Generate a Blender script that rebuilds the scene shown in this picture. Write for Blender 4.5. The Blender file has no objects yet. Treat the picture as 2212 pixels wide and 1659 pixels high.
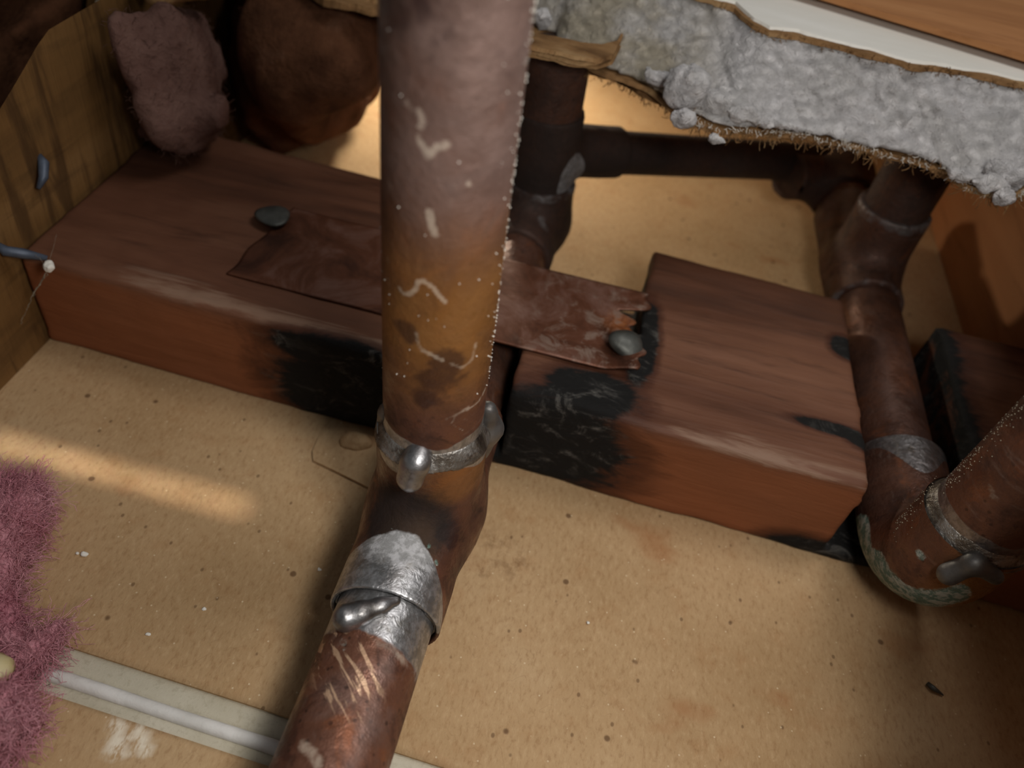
import bpy, math, random
import numpy as np
from mathutils import Matrix, Vector

# ------------------------------------------------------------------ units
# All builder coordinates are in "H units": camera stands 1 H above the back
# board.  S turns them into metres (pipe 24 mm, blocking 37 x 92 mm).
S = 0.2
random.seed(4); rng = np.random.default_rng(7)
scene = bpy.context.scene
COL = scene.collection

# ------------------------------------------------------------------ camera
RC = np.array([[0.96798726, 0.20985732, 0.13769737],
               [0.24584601, -0.68211073, -0.6886833],
               [-0.05060038, 0.70048901, -0.71186708]])
FPX = 1691.9; PP = (1106.0, 829.5); CAM = np.array([0, 0, 1.0])
cam_d = bpy.data.cameras.new('camera'); cam = bpy.data.objects.new('camera', cam_d); COL.objects.link(cam)
m = Matrix.Identity(4)
for i in range(3):
    m[i][0] = RC[0, i]; m[i][1] = -RC[1, i]; m[i][2] = -RC[2, i]; m[i][3] = CAM[i] * S
cam.matrix_world = m
cam_d.sensor_width = 36; cam_d.lens = 36 * FPX / 2212
cam_d.clip_start = 0.005; cam_d.clip_end = 20
cam_d.dof.use_dof = True; cam_d.dof.focus_distance = 0.99 * S; cam_d.dof.aperture_fstop = 10.5
scene.camera = cam

# ------------------------------------------------------------------ world, lights, exposure
w = bpy.data.worlds.new('world'); scene.world = w; w.use_nodes = True
w.node_tree.nodes['Background'].inputs[0].default_value = (0.9, 0.95, 1.0, 1)
w.node_tree.nodes['Background'].inputs[1].default_value = 0.07

def area(name, loc, target, size, energy, color, size_y=None, spread=180):
    d = bpy.data.lights.new(name, 'AREA'); d.energy = energy; d.color = color
    d.size = size * S
    if size_y: d.shape = 'RECTANGLE'; d.size_y = size_y * S
    d.spread = math.radians(spread)
    o = bpy.data.objects.new(name, d); COL.objects.link(o)
    o.location = Vector(loc) * S
    o.rotation_euler = (Vector(target) - Vector(loc)).to_track_quat('-Z', 'Y').to_euler()
    return o
# hand-held torch beside the camera, and the ceiling light of the room beyond the hole's far edge
area('torch', (0.32, 0.10, 1.12), (-0.05, 0.66, 0.1), 0.25, 0.305, (1.0, 0.96, 0.91))
area('room_light', (0.95, 1.35, 2.8), (0.2, 0.9, 0.3), 0.9, 0.75, (1.0, 0.96, 0.93))
# work lamp shining into the far end of the cavity behind the blocking
area('work_lamp', (-0.45, 2.14, 0.42), (-0.42, 1.85, 0.0), 0.12, 0.30, (1.0, 0.90, 0.72), spread=165)
# narrow sliver of light that falls on the board at the left
area('light_sliver', (-0.60, 0.86, 1.4), (-0.60, 0.600, 0.0), 0.42, 0.0012, (1.0, 0.9, 0.72), size_y=0.03, spread=2.2)

vs = scene.view_settings
vs.view_transform = 'Standard'; vs.look = 'None'; vs.gamma = 1.0; vs.use_curve_mapping = False
vs.exposure = 0.0

# ------------------------------------------------------------------ maths helpers
def ray(px, py):
    return RC.T @ np.array([(px - PP[0]) / FPX, (py - PP[1]) / FPX, 1.0])
def atz(px, py, z):
    r = ray(px, py); return CAM + r * ((z - 1.0) / r[2])
def aty(px, py, y):
    r = ray(px, py); return CAM + r * (y / r[1])
def oncyl(px, py, a, d, rad):
    """first point where the view ray meets the infinite cylinder (point a, direction d)"""
    a = np.array(a, float); d = np.array(d, float); d /= np.linalg.norm(d)
    r = ray(px, py); o = CAM - a
    rp = r - d * (r @ d); op = o - d * (o @ d)
    A = rp @ rp; B = 2 * rp @ op; Cc = op @ op - rad * rad
    disc = max(B * B - 4 * A * Cc, 0.0)
    return CAM + r * ((-B - math.sqrt(disc)) / (2 * A))
def hsh(i, j, k, s):
    n = (i * 374761393 + j * 668265263 + k * 2147483647 + s * 1274126177) & 0xFFFFFFFF
    n = ((n ^ (n >> 13)) * 1274126177) & 0xFFFFFFFF
    return ((n ^ (n >> 16)) & 0xFFFF) / 65535.0
def vnoise(x, y, z, s=0):
    xi = np.floor(x).astype(np.int64); yi = np.floor(y).astype(np.int64); zi = np.floor(z).astype(np.int64)
    u = x - xi; v = y - yi; t = z - zi
    u = u * u * (3 - 2 * u); v = v * v * (3 - 2 * v); t = t * t * (3 - 2 * t)
    def L(a, b, f): return a + (b - a) * f
    r = 0
    c = lambda a, b, d: hsh(xi + a, yi + b, zi + d, s)
    return L(L(L(c(0,0,0), c(1,0,0), u), L(c(0,1,0), c(1,1,0), u), v),
             L(L(c(0,0,1), c(1,0,1), u), L(c(0,1,1), c(1,1,1), u), v), t) * 2 - 1
def fbm(x, y, z, f=1.0, o=4, s=0):
    r = 0; a = 1.0; n = 0
    for i in range(o):
        r = r + a * vnoise(x * f + 13.1 * i, y * f + 5.7 * i, z * f + 9.2 * i, s + i); n += a; a *= 0.5; f *= 2.03
    return r / n
def sstep(e0, e1, x):
    t = np.clip((x - e0) / (e1 - e0), 0, 1); return t * t * (3 - 2 * t)
def smin(a, b, k):
    h = np.clip(0.5 + 0.5 * (b - a) / k, 0, 1); return b + (a - b) * h - k * h * (1 - h)
def smax(a, b, k): return -smin(-a, -b, k)
def seg_d(x, y, z, a, b):
    a = np.array(a, float); b = np.array(b, float); d = b - a; L2 = max(d @ d, 1e-12)
    t = np.clip(((x - a[0]) * d[0] + (y - a[1]) * d[1] + (z - a[2]) * d[2]) / L2, 0, 1)
    return np.sqrt((x - a[0] - t * d[0]) ** 2 + (y - a[1] - t * d[1]) ** 2 + (z - a[2] - t * d[2]) ** 2), t
def poly_d(V, pts):
    r = np.full(len(V), 1e9)
    for a, b in zip(pts[:-1], pts[1:]):
        r = np.minimum(r, seg_d(V[:, 0], V[:, 1], V[:, 2], a, b)[0])
    return r
def caps(x, y, z, a, b, ra, rb):
    d, t = seg_d(x, y, z, a, b); return d - (ra + (rb - ra) * t)
def cyl(x, y, z, a, b, r):
    a = np.array(a, float); b = np.array(b, float); d = b - a; L = np.linalg.norm(d); d /= L
    t = (x - a[0]) * d[0] + (y - a[1]) * d[1] + (z - a[2]) * d[2]
    q = np.sqrt(np.maximum((x - a[0] - t * d[0]) ** 2 + (y - a[1] - t * d[1]) ** 2 + (z - a[2] - t * d[2]) ** 2, 0)) - r
    return np.maximum(q, np.abs(t - L / 2) - L / 2)
def ell(x, y, z, c, r):
    k = np.sqrt(((x - c[0]) / r[0]) ** 2 + ((y - c[1]) / r[1]) ** 2 + ((z - c[2]) / r[2]) ** 2)
    return (k - 1) * min(r)
def box(x, y, z, lo, hi):
    c = [(a + b) / 2 for a, b in zip(lo, hi)]; h = [(b - a) / 2 for a, b in zip(lo, hi)]
    return np.maximum(np.maximum(np.abs(x - c[0]) - h[0], np.abs(y - c[1]) - h[1]), np.abs(z - c[2]) - h[2])

def nets(fn, lo, hi, h):
    """naive surface nets of fn < 0"""
    g = [np.arange(a - h, b + 2 * h, h) for a, b in zip(lo, hi)]
    X, Y, Z = np.meshgrid(*g, indexing='ij')
    F = fn(X, Y, Z); n = F.shape
    I = F < 0
    cs = tuple(k - 1 for k in n)
    def sub(A, a, b, c): return A[a:a + cs[0], b:b + cs[1], c:c + cs[2]]
    cnt = np.zeros(cs); px = np.zeros(cs); py = np.zeros(cs); pz = np.zeros(cs)
    for ax in range(3):
        for u in (0, 1):
            for v in (0, 1):
                o0 = [0, 0, 0]; o1 = [0, 0, 0]; oth = [k for k in range(3) if k != ax]
                o0[oth[0]] = o1[oth[0]] = u; o0[oth[1]] = o1[oth[1]] = v; o1[ax] = 1
                f0 = sub(F, *o0); f1 = sub(F, *o1); cr = (f0 < 0) != (f1 < 0)
                t = np.where(cr, f0 / np.where(cr, f0 - f1, 1), 0)
                P = [o0[0] + 0.0, o0[1] + 0.0, o0[2] + 0.0]
                px += np.where(cr, P[0] + (t if ax == 0 else 0), 0)
                py += np.where(cr, P[1] + (t if ax == 1 else 0), 0)
                pz += np.where(cr, P[2] + (t if ax == 2 else 0), 0)
                cnt += cr
    act = cnt > 0; idx = np.full(cs, -1, np.int64); ii = np.argwhere(act); idx[act] = np.arange(len(ii))
    c = cnt[act]
    V = np.stack([px[act] / c + ii[:, 0], py[act] / c + ii[:, 1], pz[act] / c + ii[:, 2]], 1) * h + np.array([k[0] for k in g])
    faces = []
    for ax in range(3):
        a0 = [slice(1, -1)] * 3; a0[ax] = slice(0, -1); a1 = list(a0); a1[ax] = slice(1, None)
        f0 = I[tuple(a0)]; f1 = I[tuple(a1)]
        e = np.argwhere(f0 != f1)
        sgn = f0[tuple(e.T)]
        base = e + 1; base[:, ax] -= 1
        b, d = [(1, 2), (2, 0), (0, 1)][ax]
        def at(db, dd):
            q = base.copy(); q[:, b] -= db; q[:, d] -= dd; return idx[tuple(q.T)]
        q = np.stack([at(1, 1), at(0, 1), at(0, 0), at(1, 0)], 1)
        q = np.where(sgn[:, None], q, q[:, ::-1])
        faces.append(q)
    return V, np.concatenate(faces)

# ------------------------------------------------------------------ object helpers
def put(name, V, F, mat, parent=None, origin=None, smooth=True, attrs=None, mats=None, mi=None):
    V = np.asarray(V, float)
    if parent is not None: origin = np.array(parent['_o']) if '_o' in parent else np.zeros(3)
    if origin is None: origin = np.array([V[:, 0].mean(), V[:, 1].mean(), V[:, 2].min()])
    origin = np.asarray(origin, float)
    me = bpy.data.meshes.new(name)
    L = ((V - origin) * S)
    if isinstance(F, np.ndarray) and F.ndim == 2:
        k = F.shape[1]; nf = len(F)
        me.vertices.add(len(V)); me.vertices.foreach_set('co', L.astype(np.float32).ravel())
        me.loops.add(nf * k); me.loops.foreach_set('vertex_index', F.astype(np.int32).ravel())
        me.polygons.add(nf); me.polygons.foreach_set('loop_start', np.arange(0, nf * k, k, dtype=np.int32))
        me.polygons.foreach_set('loop_total', np.full(nf, k, np.int32))
        me.update(calc_edges=True)
    else:
        me.from_pydata(L.tolist(), [], [list(map(int, f)) for f in F]); me.update()
    me.polygons.foreach_set('use_smooth', np.full(len(me.polygons), bool(smooth)))
    a = me.attributes.new('wp', 'FLOAT_VECTOR', 'POINT'); a.data.foreach_set('vector', V.astype(np.float32).ravel())
    for k, v in (attrs or {}).items():
        a = me.attributes.new(k, 'FLOAT', 'POINT'); a.data.foreach_set('value', np.asarray(v, np.float32).ravel())
    me.materials.append(mat)
    o = bpy.data.objects.new(name, me); COL.objects.link(o)
    if parent is not None:
        o.parent = parent
    else:
        o.location = Vector(origin) * S
    o['_o'] = [float(v) for v in origin]
    me.validate()
    return o
def thing(name, label, cat, origin, group=None):
    o = bpy.data.objects.new(name, None); COL.objects.link(o); o.empty_display_size = 0.01
    o.location = Vector(origin) * S; o['_o'] = [float(v) for v in origin]
    if label: o['label'] = label
    if cat: o['category'] = cat
    if group: o['group'] = group
    return o
def tag(o, label, cat=None, group=None, kind=None):
    o['label'] = label
    if cat: o['category'] = cat
    if group: o['group'] = group
    if kind: o['kind'] = kind
    return o
def frame(d):
    d = np.array(d, float); d /= np.linalg.norm(d)
    u = np.cross(d, [0, 0, 1.0] if abs(d[2]) < 0.9 else [0, 1.0, 0]); u /= np.linalg.norm(u)
    return d, u, np.cross(d, u)
def tube(pts, r, n=24, cap=True, rfun=None):
    pts = np.array(pts, float); N = len(pts); r = np.broadcast_to(np.asarray(r, float), (N,))
    T = np.gradient(pts, axis=0); T /= np.linalg.norm(T, axis=1)[:, None]
    _, u, v = frame(T[0]); V = []
    th = np.arange(n) * 2 * math.pi / n
    for i in range(N):
        u = u - T[i] * (u @ T[i]); u /= np.linalg.norm(u); v = np.cross(T[i], u)
        rr = r[i] if rfun is None else r[i] * rfun(i, th)
        V.append(pts[i] + np.outer(np.cos(th) * rr, u) + np.outer(np.sin(th) * rr, v))
    V = np.concatenate(V)
    i = np.arange(N - 1)[:, None] * n; j = np.arange(n)[None, :]; j2 = (j + 1) % n
    F = np.stack([i + j, i + j2, i + n + j2, i + n + j], -1).reshape(-1, 4)
    if cap:
        F = [list(f) for f in F] if N * n < 3000 else F
        if isinstance(F, list):
            F.append(list(range(n))[::-1]); F.append(list(range((N - 1) * n, N * n)))
    return V, F
def boxmesh(lo, hi, nx=1, ny=1, nz=1):
    h = 1; V = []; F = []
    def grid(o, a, b, na, nb):
        s = len(V)
        for i in range(na + 1):
            for j in range(nb + 1):
                V.append(np.array(o) + np.array(a) * i / na + np.array(b) * j / nb)
        for i in range(na):
            for j in range(nb):
                k = s + i * (nb + 1) + j; F.append([k, k + nb + 1, k + nb + 2, k + 1])
    x0, y0, z0 = lo; x1, y1, z1 = hi; dx = x1 - x0; dy = y1 - y0; dz = z1 - z0
    grid((x0, y0, z1), (dx, 0, 0), (0, dy, 0), nx, ny); grid((x0, y0, z0), (0, dy, 0), (dx, 0, 0), ny, nx)
    grid((x0, y0, z0), (dx, 0, 0), (0, 0, dz), nx, nz); grid((x0, y1, z0), (0, 0, dz), (dx, 0, 0), nz, nx)
    grid((x0, y0, z0), (0, 0, dz), (0, dy, 0), nz, ny); grid((x1, y0, z0), (0, dy, 0), (0, 0, dz), ny, nz)
    return np.array(V), np.array(F)
def prism(outline, z0, z1):
    """outline: list of (x,y); plate between z0 and z1 (z may be a function of x,y)"""
    n = len(outline); f0 = z0 if callable(z0) else (lambda x, y: z0); f1 = z1 if callable(z1) else (lambda x, y: z1)
    V = [(x, y, f0(x, y)) for x, y in outline] + [(x, y, f1(x, y)) for x, y in outline]
    F = [list(range(n))[::-1], list(range(n, 2 * n))] + [[i, (i + 1) % n, n + (i + 1) % n, n + i] for i in range(n)]
    return np.array(V), F
def fibres(starts, dirs, lens, curl=0.5, r=0.0009, seg=6, seed=1, sag=0.0):
    g = np.random.default_rng(seed); N = len(starts)
    p = np.array(starts, float); d = np.array(dirs, float); d /= np.linalg.norm(d, axis=1)[:, None]
    lens = np.broadcast_to(lens, (N,)); st = (lens / seg)[:, None]
    ax = g.normal(size=(N, 3)) * curl
    P = [p]
    for k in range(seg):
        d = d + ax / seg + g.normal(size=(N, 3)) * curl * 0.35 + np.array([0, 0, -sag / seg])
        d /= np.linalg.norm(d, axis=1)[:, None]; p = p + d * st; P.append(p)
    P = np.stack(P, 1)                                  # N, seg+1, 3
    u = np.cross(d, g.normal(size=(N, 3))); u /= np.linalg.norm(u, axis=1)[:, None]; v = np.cross(d, u)
    rr = r * g.uniform(0.6, 1.3, N)
    ring = []
    for k in range(3):
        a = k * 2 * math.pi / 3
        ring.append(P + ((u * math.cos(a) + v * math.sin(a)) * rr[:, None])[:, None, :])
    V = np.stack(ring, 2).reshape(-1, 3)                # N, seg+1, 3(ring), 3
    b = (np.arange(N)[:, None, None] * (seg + 1) + np.arange(seg)[None, :, None]) * 3
    j = np.arange(3)[None, None, :]; j2 = (j + 1) % 3
    F = np.stack([b + j, b + j2, b + 3 + j2, b + 3 + j], -1).reshape(-1, 4)
    return V, F

# ------------------------------------------------------------------ material helpers
def lin(r, g, b):
    f = lambda c: (c / 255 / 12.92) if c / 255 <= 0.04045 else ((c / 255 + 0.055) / 1.055) ** 2.4
    return (f(r), f(g), f(b), 1)
class MT:
    def __init__(s, name):
        s.m = bpy.data.materials.new(name); s.m.use_nodes = True; s.t = s.m.node_tree; s.t.nodes.clear()
        s.out = s.n('ShaderNodeOutputMaterial'); s.b = s.n('ShaderNodeBsdfPrincipled'); s.l(s.b.outputs[0], s.out.inputs[0])
        a = s.n('ShaderNodeAttribute'); a.attribute_name = 'wp'; s.wp = a.outputs['Vector']
    def n(s, k): return s.t.nodes.new(k)
    def l(s, a, b): s.t.links.new(a, b)
    def setin(s, sock, v):
        if isinstance(v, bpy.types.NodeSocket): s.l(v, sock)
        elif isinstance(v, (tuple, list)) and len(v) == 4 and sock.type == 'VECTOR': sock.default_value = v[:3]
        else: sock.default_value = v
    def attr(s, nm):
        a = s.n('ShaderNodeAttribute'); a.attribute_name = nm; return a.outputs['Fac']
    def vec(s, scale=(1, 1, 1), rot=(0, 0, 0), loc=(0, 0, 0), src=None):
        m_ = s.n('ShaderNodeMapping'); s.l(src or s.wp, m_.inputs[0])
        m_.inputs['Scale'].default_value = scale; m_.inputs['Rotation'].default_value = rot; m_.inputs['Location'].default_value = loc
        return m_.outputs[0]
    def noise(s, scale, detail=4, rough=0.55, v=None, dist=0):
        n_ = s.n('ShaderNodeTexNoise'); s.l(v or s.wp, n_.inputs['Vector'])
        n_.inputs['Scale'].default_value = scale; n_.inputs['Detail'].default_value = detail
        n_.inputs['Roughness'].default_value = rough; n_.inputs['Distortion'].default_value = dist
        return n_.outputs['Fac']
    def voro(s, scale, v=None, rnd=1.0):
        n_ = s.n('ShaderNodeTexVoronoi'); s.l(v or s.wp, n_.inputs['Vector']); n_.inputs['Scale'].default_value = scale
        n_.inputs['Randomness'].default_value = rnd
        return n_
    def math(s, op, a, b=0.0, clamp=False):
        n_ = s.n('ShaderNodeMath'); n_.operation = op; n_.use_clamp = clamp
        s.setin(n_.inputs[0], a); s.setin(n_.inputs[1], b); return n_.outputs[0]
    def step(s, x, lo, hi):
        n_ = s.n('ShaderNodeMapRange'); n_.interpolation_type = 'SMOOTHSTEP'; s.setin(n_.inputs[0], x)
        n_.inputs[1].default_value = lo; n_.inputs[2].default_value = hi; return n_.outputs[0]
    def ramp(s, x, stops):
        n_ = s.n('ShaderNodeValToRGB'); s.l(x, n_.inputs[0]); e = n_.color_ramp.elements
        while len(e) < len(stops): e.new(0.5)
        for k, (p, c) in enumerate(stops): e[k].position = p; e[k].color = c
        return n_.outputs[0]
    def mix(s, a, b, f):
        n_ = s.n('ShaderNodeMix'); n_.data_type = 'RGBA'
        s.setin(n_.inputs[0], f); s.setin(n_.inputs[6], a); s.setin(n_.inputs[7], b); return n_.outputs[2]
    def mixf(s, a, b, f):
        n_ = s.n('ShaderNodeMix'); n_.data_type = 'FLOAT'
        s.setin(n_.inputs[0], f); s.setin(n_.inputs[2], a); s.setin(n_.inputs[3], b); return n_.outputs[0]
    def bump(s, h, strength=0.3, dist=0.001, prev=None):
        n_ = s.n('ShaderNodeBump'); n_.inputs['Strength'].default_value = strength; n_.inputs['Distance'].default_value = dist
        s.l(h, n_.inputs['Height'])
        if prev is not None: s.l(prev, n_.inputs['Normal'])
        return n_.outputs[0]
    def fin(s, color, rough=0.6, metal=0.0, normal=None, spec=0.5):
        s.setin(s.b.inputs['Base Color'], color); s.setin(s.b.inputs['Roughness'], rough); s.setin(s.b.inputs['Metallic'], metal)
        s.setin(s.b.inputs['Specular IOR Level'], spec)
        if normal is not None: s.l(normal, s.b.inputs['Normal'])
        return s.m

# --- tan paper (back of the drywall)
t = MT('tan_paper')
n1 = t.noise(3.0, 5, 0.6); n2 = t.noise(22, 4, 0.6); n3 = t.noise(160, 3, 0.7, v=t.vec((1, 0.45, 1), (0, 0, 0.5)))
c = t.ramp(n1, [(0.3, lin(172, 140, 100)), (0.55, lin(188, 156, 116)), (0.75, lin(197, 168, 130))])
c = t.mix(c, lin(164, 118, 74), t.math('MULTIPLY', t.step(n2, 0.5, 0.75), 0.30))
c = t.mix(c, lin(140, 100, 62), t.math('MULTIPLY', t.step(n3, 0.5, 0.7), 0.36))
c = t.mix(c, lin(214, 184, 144), t.math('MULTIPLY', t.step(n3, 0.48, 0.3), 0.26))
# rusty water stains
st = t.step(t.noise(4.5, 3, 0.6, v=t.vec((1, 1.6, 1), (0, 0, 0.4), (3.3, 1.2, 0))), 0.60, 0.74)
c = t.mix(c, lin(158, 102, 58), t.math('MULTIPLY', st, 0.55))
# fibre flecks and dark specks
vo = t.voro(15, v=t.vec((1, 1.0, 1))); c = t.mix(c, lin(88, 58, 34), t.math('MULTIPLY', t.step(t.math('ADD', vo.outputs['Distance'], t.math('MULTIPLY', n2, 0.06)), 0.115, 0.07), 0.75))
vo = t.voro(32, v=t.vec((1, 0.75, 1), (0, 0, -0.35), (1.1, 0.3, 0))); c = t.mix(c, lin(90, 62, 38), t.math('MULTIPLY', t.step(vo.outputs['Distance'], 0.10, 0.05), 0.6))
vo = t.voro(60, v=t.vec((1, 1, 1), (0, 0, 0), (0.4, 0.3, 0))); c = t.mix(c, lin(235, 215, 180), t.math('MULTIPLY', t.step(vo.outputs['Distance'], 0.10, 0.05), 0.55))
wv = t.noise(26, 2, 0.5, v=t.vec((1, 0.35, 1), (0, 0, 0.9)), dist=1.5)
c = t.mix(c, lin(120, 82, 48), t.math('MULTIPLY', t.step(t.math('ABSOLUTE', t.math('SUBTRACT', wv, 0.5)), 0.006, 0.0), 0.18))
c = t.mix(c, lin(238, 226, 204), t.math('MULTIPLY', t.attr('chalk'), t.step(t.noise(90, 3, 0.7, t.vec((1, 0.4, 1))), 0.38, 0.55)))
c = t.mix(c, lin(110, 74, 40), t.math('MULTIPLY', t.attr('mildew'), t.step(t.noise(40, 4, 0.7), 0.42, 0.68)))
b = t.bump(n3, 0.25, 0.0006); b = t.bump(n1, 0.2, 0.002, b)
TAN = t.fin(c, 0.75, 0, b, 0.25)

t = MT('grey_paper')
n1 = t.noise(12, 5); n2 = t.noise(120, 3, 0.7)
c = t.ramp(n1, [(0.3, lin(186, 178, 156)), (0.7, lin(206, 199, 180))]); c = t.mix(c, lin(160, 150, 126), t.math('MULTIPLY', t.step(n2, 0.5, 0.7), 0.35))
GREYP = t.fin(c, 0.8, 0, t.bump(n2, 0.3, 0.0006), 0.2)

t = MT('joint_compound')
n1 = t.noise(20, 4); c = t.ramp(n1, [(0.3, lin(212, 210, 204)), (0.7, lin(232, 230, 226))])
COMPOUND = t.fin(c, 0.7, 0, t.bump(t.noise(60, 4), 0.35, 0.001), 0.3)

# --- timber
def wood(name, dark, mid, light, axis, scale=1.0, extra=None, bumpy=0.5):
    t = MT(name)
    sc = [(0.12, 1, 1), (1, 0.12, 1), (1, 1, 0.12)][axis]
    v = t.vec(tuple(k * scale for k in sc))
    n1 = t.noise(5, 5, 0.6, v, 0.6); n2 = t.noise(34, 5, 0.65, v, 0.4); n3 = t.noise(3, 3)
    c = t.ramp(n1, [(0.28, dark), (0.5, mid), (0.72, light)])
    c = t.mix(c, dark, t.math('MULTIPLY', t.step(n2, 0.5, 0.72), 0.6))
    c = t.mix(c, light, t.math('MULTIPLY', t.step(n3, 0.5, 0.75), 0.25))
    rough = 0.62
    h = n2
    if extra: c, rough, h = extra(t, c, n1, n2, n3)
    return t.fin(c, rough, 0, t.bump(h, bumpy, 0.0012), 0.3)
def blk_extra(t, c, n1, n2, n3):
    ch = t.math('ADD', t.attr('char'), t.math('MULTIPLY', t.math('SUBTRACT', t.noise(14, 6, 0.7, t.vec((0.5, 1, 1)), 0.8), 0.5), 0.9))
    k = t.step(ch, 0.42, 0.62); edge = t.math('MULTIPLY', t.step(ch, 0.12, 0.45), 0.75)
    pl = t.math('MULTIPLY', t.step(t.math('ADD', t.attr('pale'), t.math('MULTIPLY', t.math('SUBTRACT', n2, 0.5), 2.6)), 0.55, 1.1), 0.6)
    c = t.mix(c, lin(148, 88, 54), t.math('MULTIPLY', t.attr('orange'), 0.85))
    c = t.mix(c, lin(152, 124, 104), pl)
    c = t.mix(c, lin(62, 30, 16), edge)
    ash = t.math('MULTIPLY', t.step(t.noise(24, 7, 0.75, t.vec((0.6, 1, 1)), 1.2), 0.50, 0.72), t.step(t.noise(6, 2), 0.40, 0.60))
    cc = t.mix(lin(17, 16, 15), lin(104, 101, 96), t.math('MULTIPLY', ash, 0.9))
    c = t.mix(c, cc, k)
    h = t.mixf(n2, t.noise(40, 6, 0.7, t.vec((0.6, 1, 1)), 1.0), k)
    t.setin(t.b.inputs['Specular IOR Level'], 0.2); return c, t.mixf(0.62, 0.85, k), h
BLOCK = wood('reddish_timber', lin(54, 32, 22), lin(98, 62, 44), lin(128, 88, 66), 0, 1.0, blk_extra, 0.6)
def stud_extra(t, c, n1, n2, n3):
    saw = t.noise(30, 3, 0.6, t.vec((1, 1, 0.14), (0.35, 0, 0)), 0.25)
    c = t.mix(c, lin(62, 40, 18), t.math('MULTIPLY', t.step(saw, 0.48, 0.66), 0.7))
    return c, 0.75, saw
STUD = wood('rough_sawn_stud', lin(78, 54, 26), lin(112, 80, 42), lin(134, 100, 60), 1, 1.0, stud_extra, 0.9)
STUD2 = wood('smooth_stud', lin(132, 82, 48), lin(158, 104, 64), lin(176, 122, 80), 1, 0.8, None, 0.3)
PANEL = wood('honey_panel_wood', lin(150, 98, 56), lin(182, 126, 78), lin(200, 146, 96), 0, 1.2, None, 0.3)

# --- metals
def copper(name, tint=0.0):
    t = MT(name)
    n1 = t.noise(5.5, 6, 0.6, None, 0.5); n2 = t.noise(24, 5, 0.65); n3 = t.noise(90, 3, 0.7)
    c = t.ramp(n1, [(0.30, lin(60, 42, 37)), (0.45, lin(98, 66, 53)), (0.60, lin(122, 82, 64)), (0.75, lin(122, 98, 90))])
    c = t.mix(c, lin(62, 40, 32), t.math('MULTIPLY', t.step(n2, 0.50, 0.72), 0.6))
    nm = t.noise(13, 8, 0.72, None, 0.8)
    c = t.mix(c, lin(150, 88, 52), t.math('MULTIPLY', t.step(nm, 0.54, 0.66), 0.45))
    c = t.mix(c, lin(44, 32, 30), t.math('MULTIPLY', t.step(nm, 0.44, 0.34), 0.5))
    c = t.mix(c, lin(150, 128, 116), t.math('MULTIPLY', t.step(t.noise(44, 4, 0.7, t.vec((0.35, 0.35, 1.6), (0, 0.12, 0))), 0.58, 0.74), 0.35))
    vs_ = t.voro(70); c = t.mix(c, lin(36, 27, 25), t.math('MULTIPLY', t.math('MULTIPLY', t.step(vs_.outputs['Distance'], 0.22, 0.10), t.step(n1, 0.45, 0.6)), 0.6))
    c = t.mix(c, lin(166, 116, 58), t.math('MULTIPLY', t.math('MULTIPLY', t.attr('amber'), 0.8), t.step(n1, 0.30, 0.6)))
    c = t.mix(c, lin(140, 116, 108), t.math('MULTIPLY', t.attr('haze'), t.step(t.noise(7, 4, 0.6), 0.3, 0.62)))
    c = t.mix(c, lin(52, 34, 36), t.math('MULTIPLY', t.math('MULTIPLY', t.step(t.math('ADD', t.attr('blot'), t.math('MULTIPLY', t.math('SUBTRACT', t.noise(16, 4, 0.6, None, 1.2), 0.5), 1.7)), 0.35, 0.75), t.step(t.attr('blot'), 0.0, 0.2)), 0.65))
    so = t.math('MULTIPLY', t.step(t.math('ADD', t.attr('darkening'), t.math('MULTIPLY', t.math('SUBTRACT', n3, 0.5), 0.5)), 0.2, 0.95), 0.88)  # mixes in near-black; on the far pipes this paints their shade
    c = t.mix(c, lin(26, 21, 19), so)
    ve = t.step(t.math('ADD', t.attr('verd'), t.math('MULTIPLY', t.math('SUBTRACT', n3, 0.5), 0.8)), 0.45, 0.8)
    c = t.mix(c, t.mix(lin(92, 122, 112), lin(170, 176, 168), t.step(n3, 0.42, 0.6)), ve)
    # scratches
    sc = t.noise(60, 3, 0.6, t.vec((0.22, 2.0, 1), src=t.vec(rot=(0, 0, 0.8))), 0.3)
    scr = t.math('MULTIPLY', t.attr('scr'), t.step(sc, 0.52, 0.60))
    c = t.mix(c, lin(214, 178, 146), t.math('MULTIPLY', scr, 0.85))
    # solder tin
    so_ = t.step(t.math('ADD', t.attr('sol'), t.math('MULTIPLY', t.math('SUBTRACT', n2, 0.5), 0.35)), 0.46, 0.56)
    tinc = t.mix(lin(150, 150, 150), lin(186, 186, 188), t.step(n3, 0.4, 0.62))
    tinc = t.mix(tinc, lin(120, 112, 98), t.math('MULTIPLY', t.step(n2, 0.52, 0.7), 0.6))
    c = t.mix(c, tinc, t.math('MULTIPLY', so_, 1.0 - tint))
    pa = t.math('MULTIPLY', t.step(t.math('ADD', t.attr('pale'), t.math('MULTIPLY', t.math('SUBTRACT', t.noise(38, 5, 0.7, None, 1.0), 0.5), 1.5)), 0.35, 0.95), t.step(t.attr('pale'), 0.0, 0.25))
    c = t.mix(c, lin(190, 178, 160), t.math('MULTIPLY', pa, 0.5))
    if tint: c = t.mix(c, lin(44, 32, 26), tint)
    rough = t.mixf(t.step(n2, 0.3, 0.7), 0.42, 0.55)
    rough = t.mixf(rough, 0.34, so_); rough = t.mixf(rough, 0.8, t.math('MAXIMUM', t.math('MAXIMUM', pa, ve), so))
    rough = t.math('ADD', rough, 0.04)
    metal = t.mixf(0.48, 0.85, so_); metal = t.mixf(metal, 0.0, t.math('MAXIMUM', t.math('MAXIMUM', pa, ve), so))
    h = t.mixf(n3, t.noise(70, 4, 0.6, None, 0.8), so_)
    return t.fin(c, rough, metal, t.bump(h, 0.4, 0.0009), 0.4)
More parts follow.
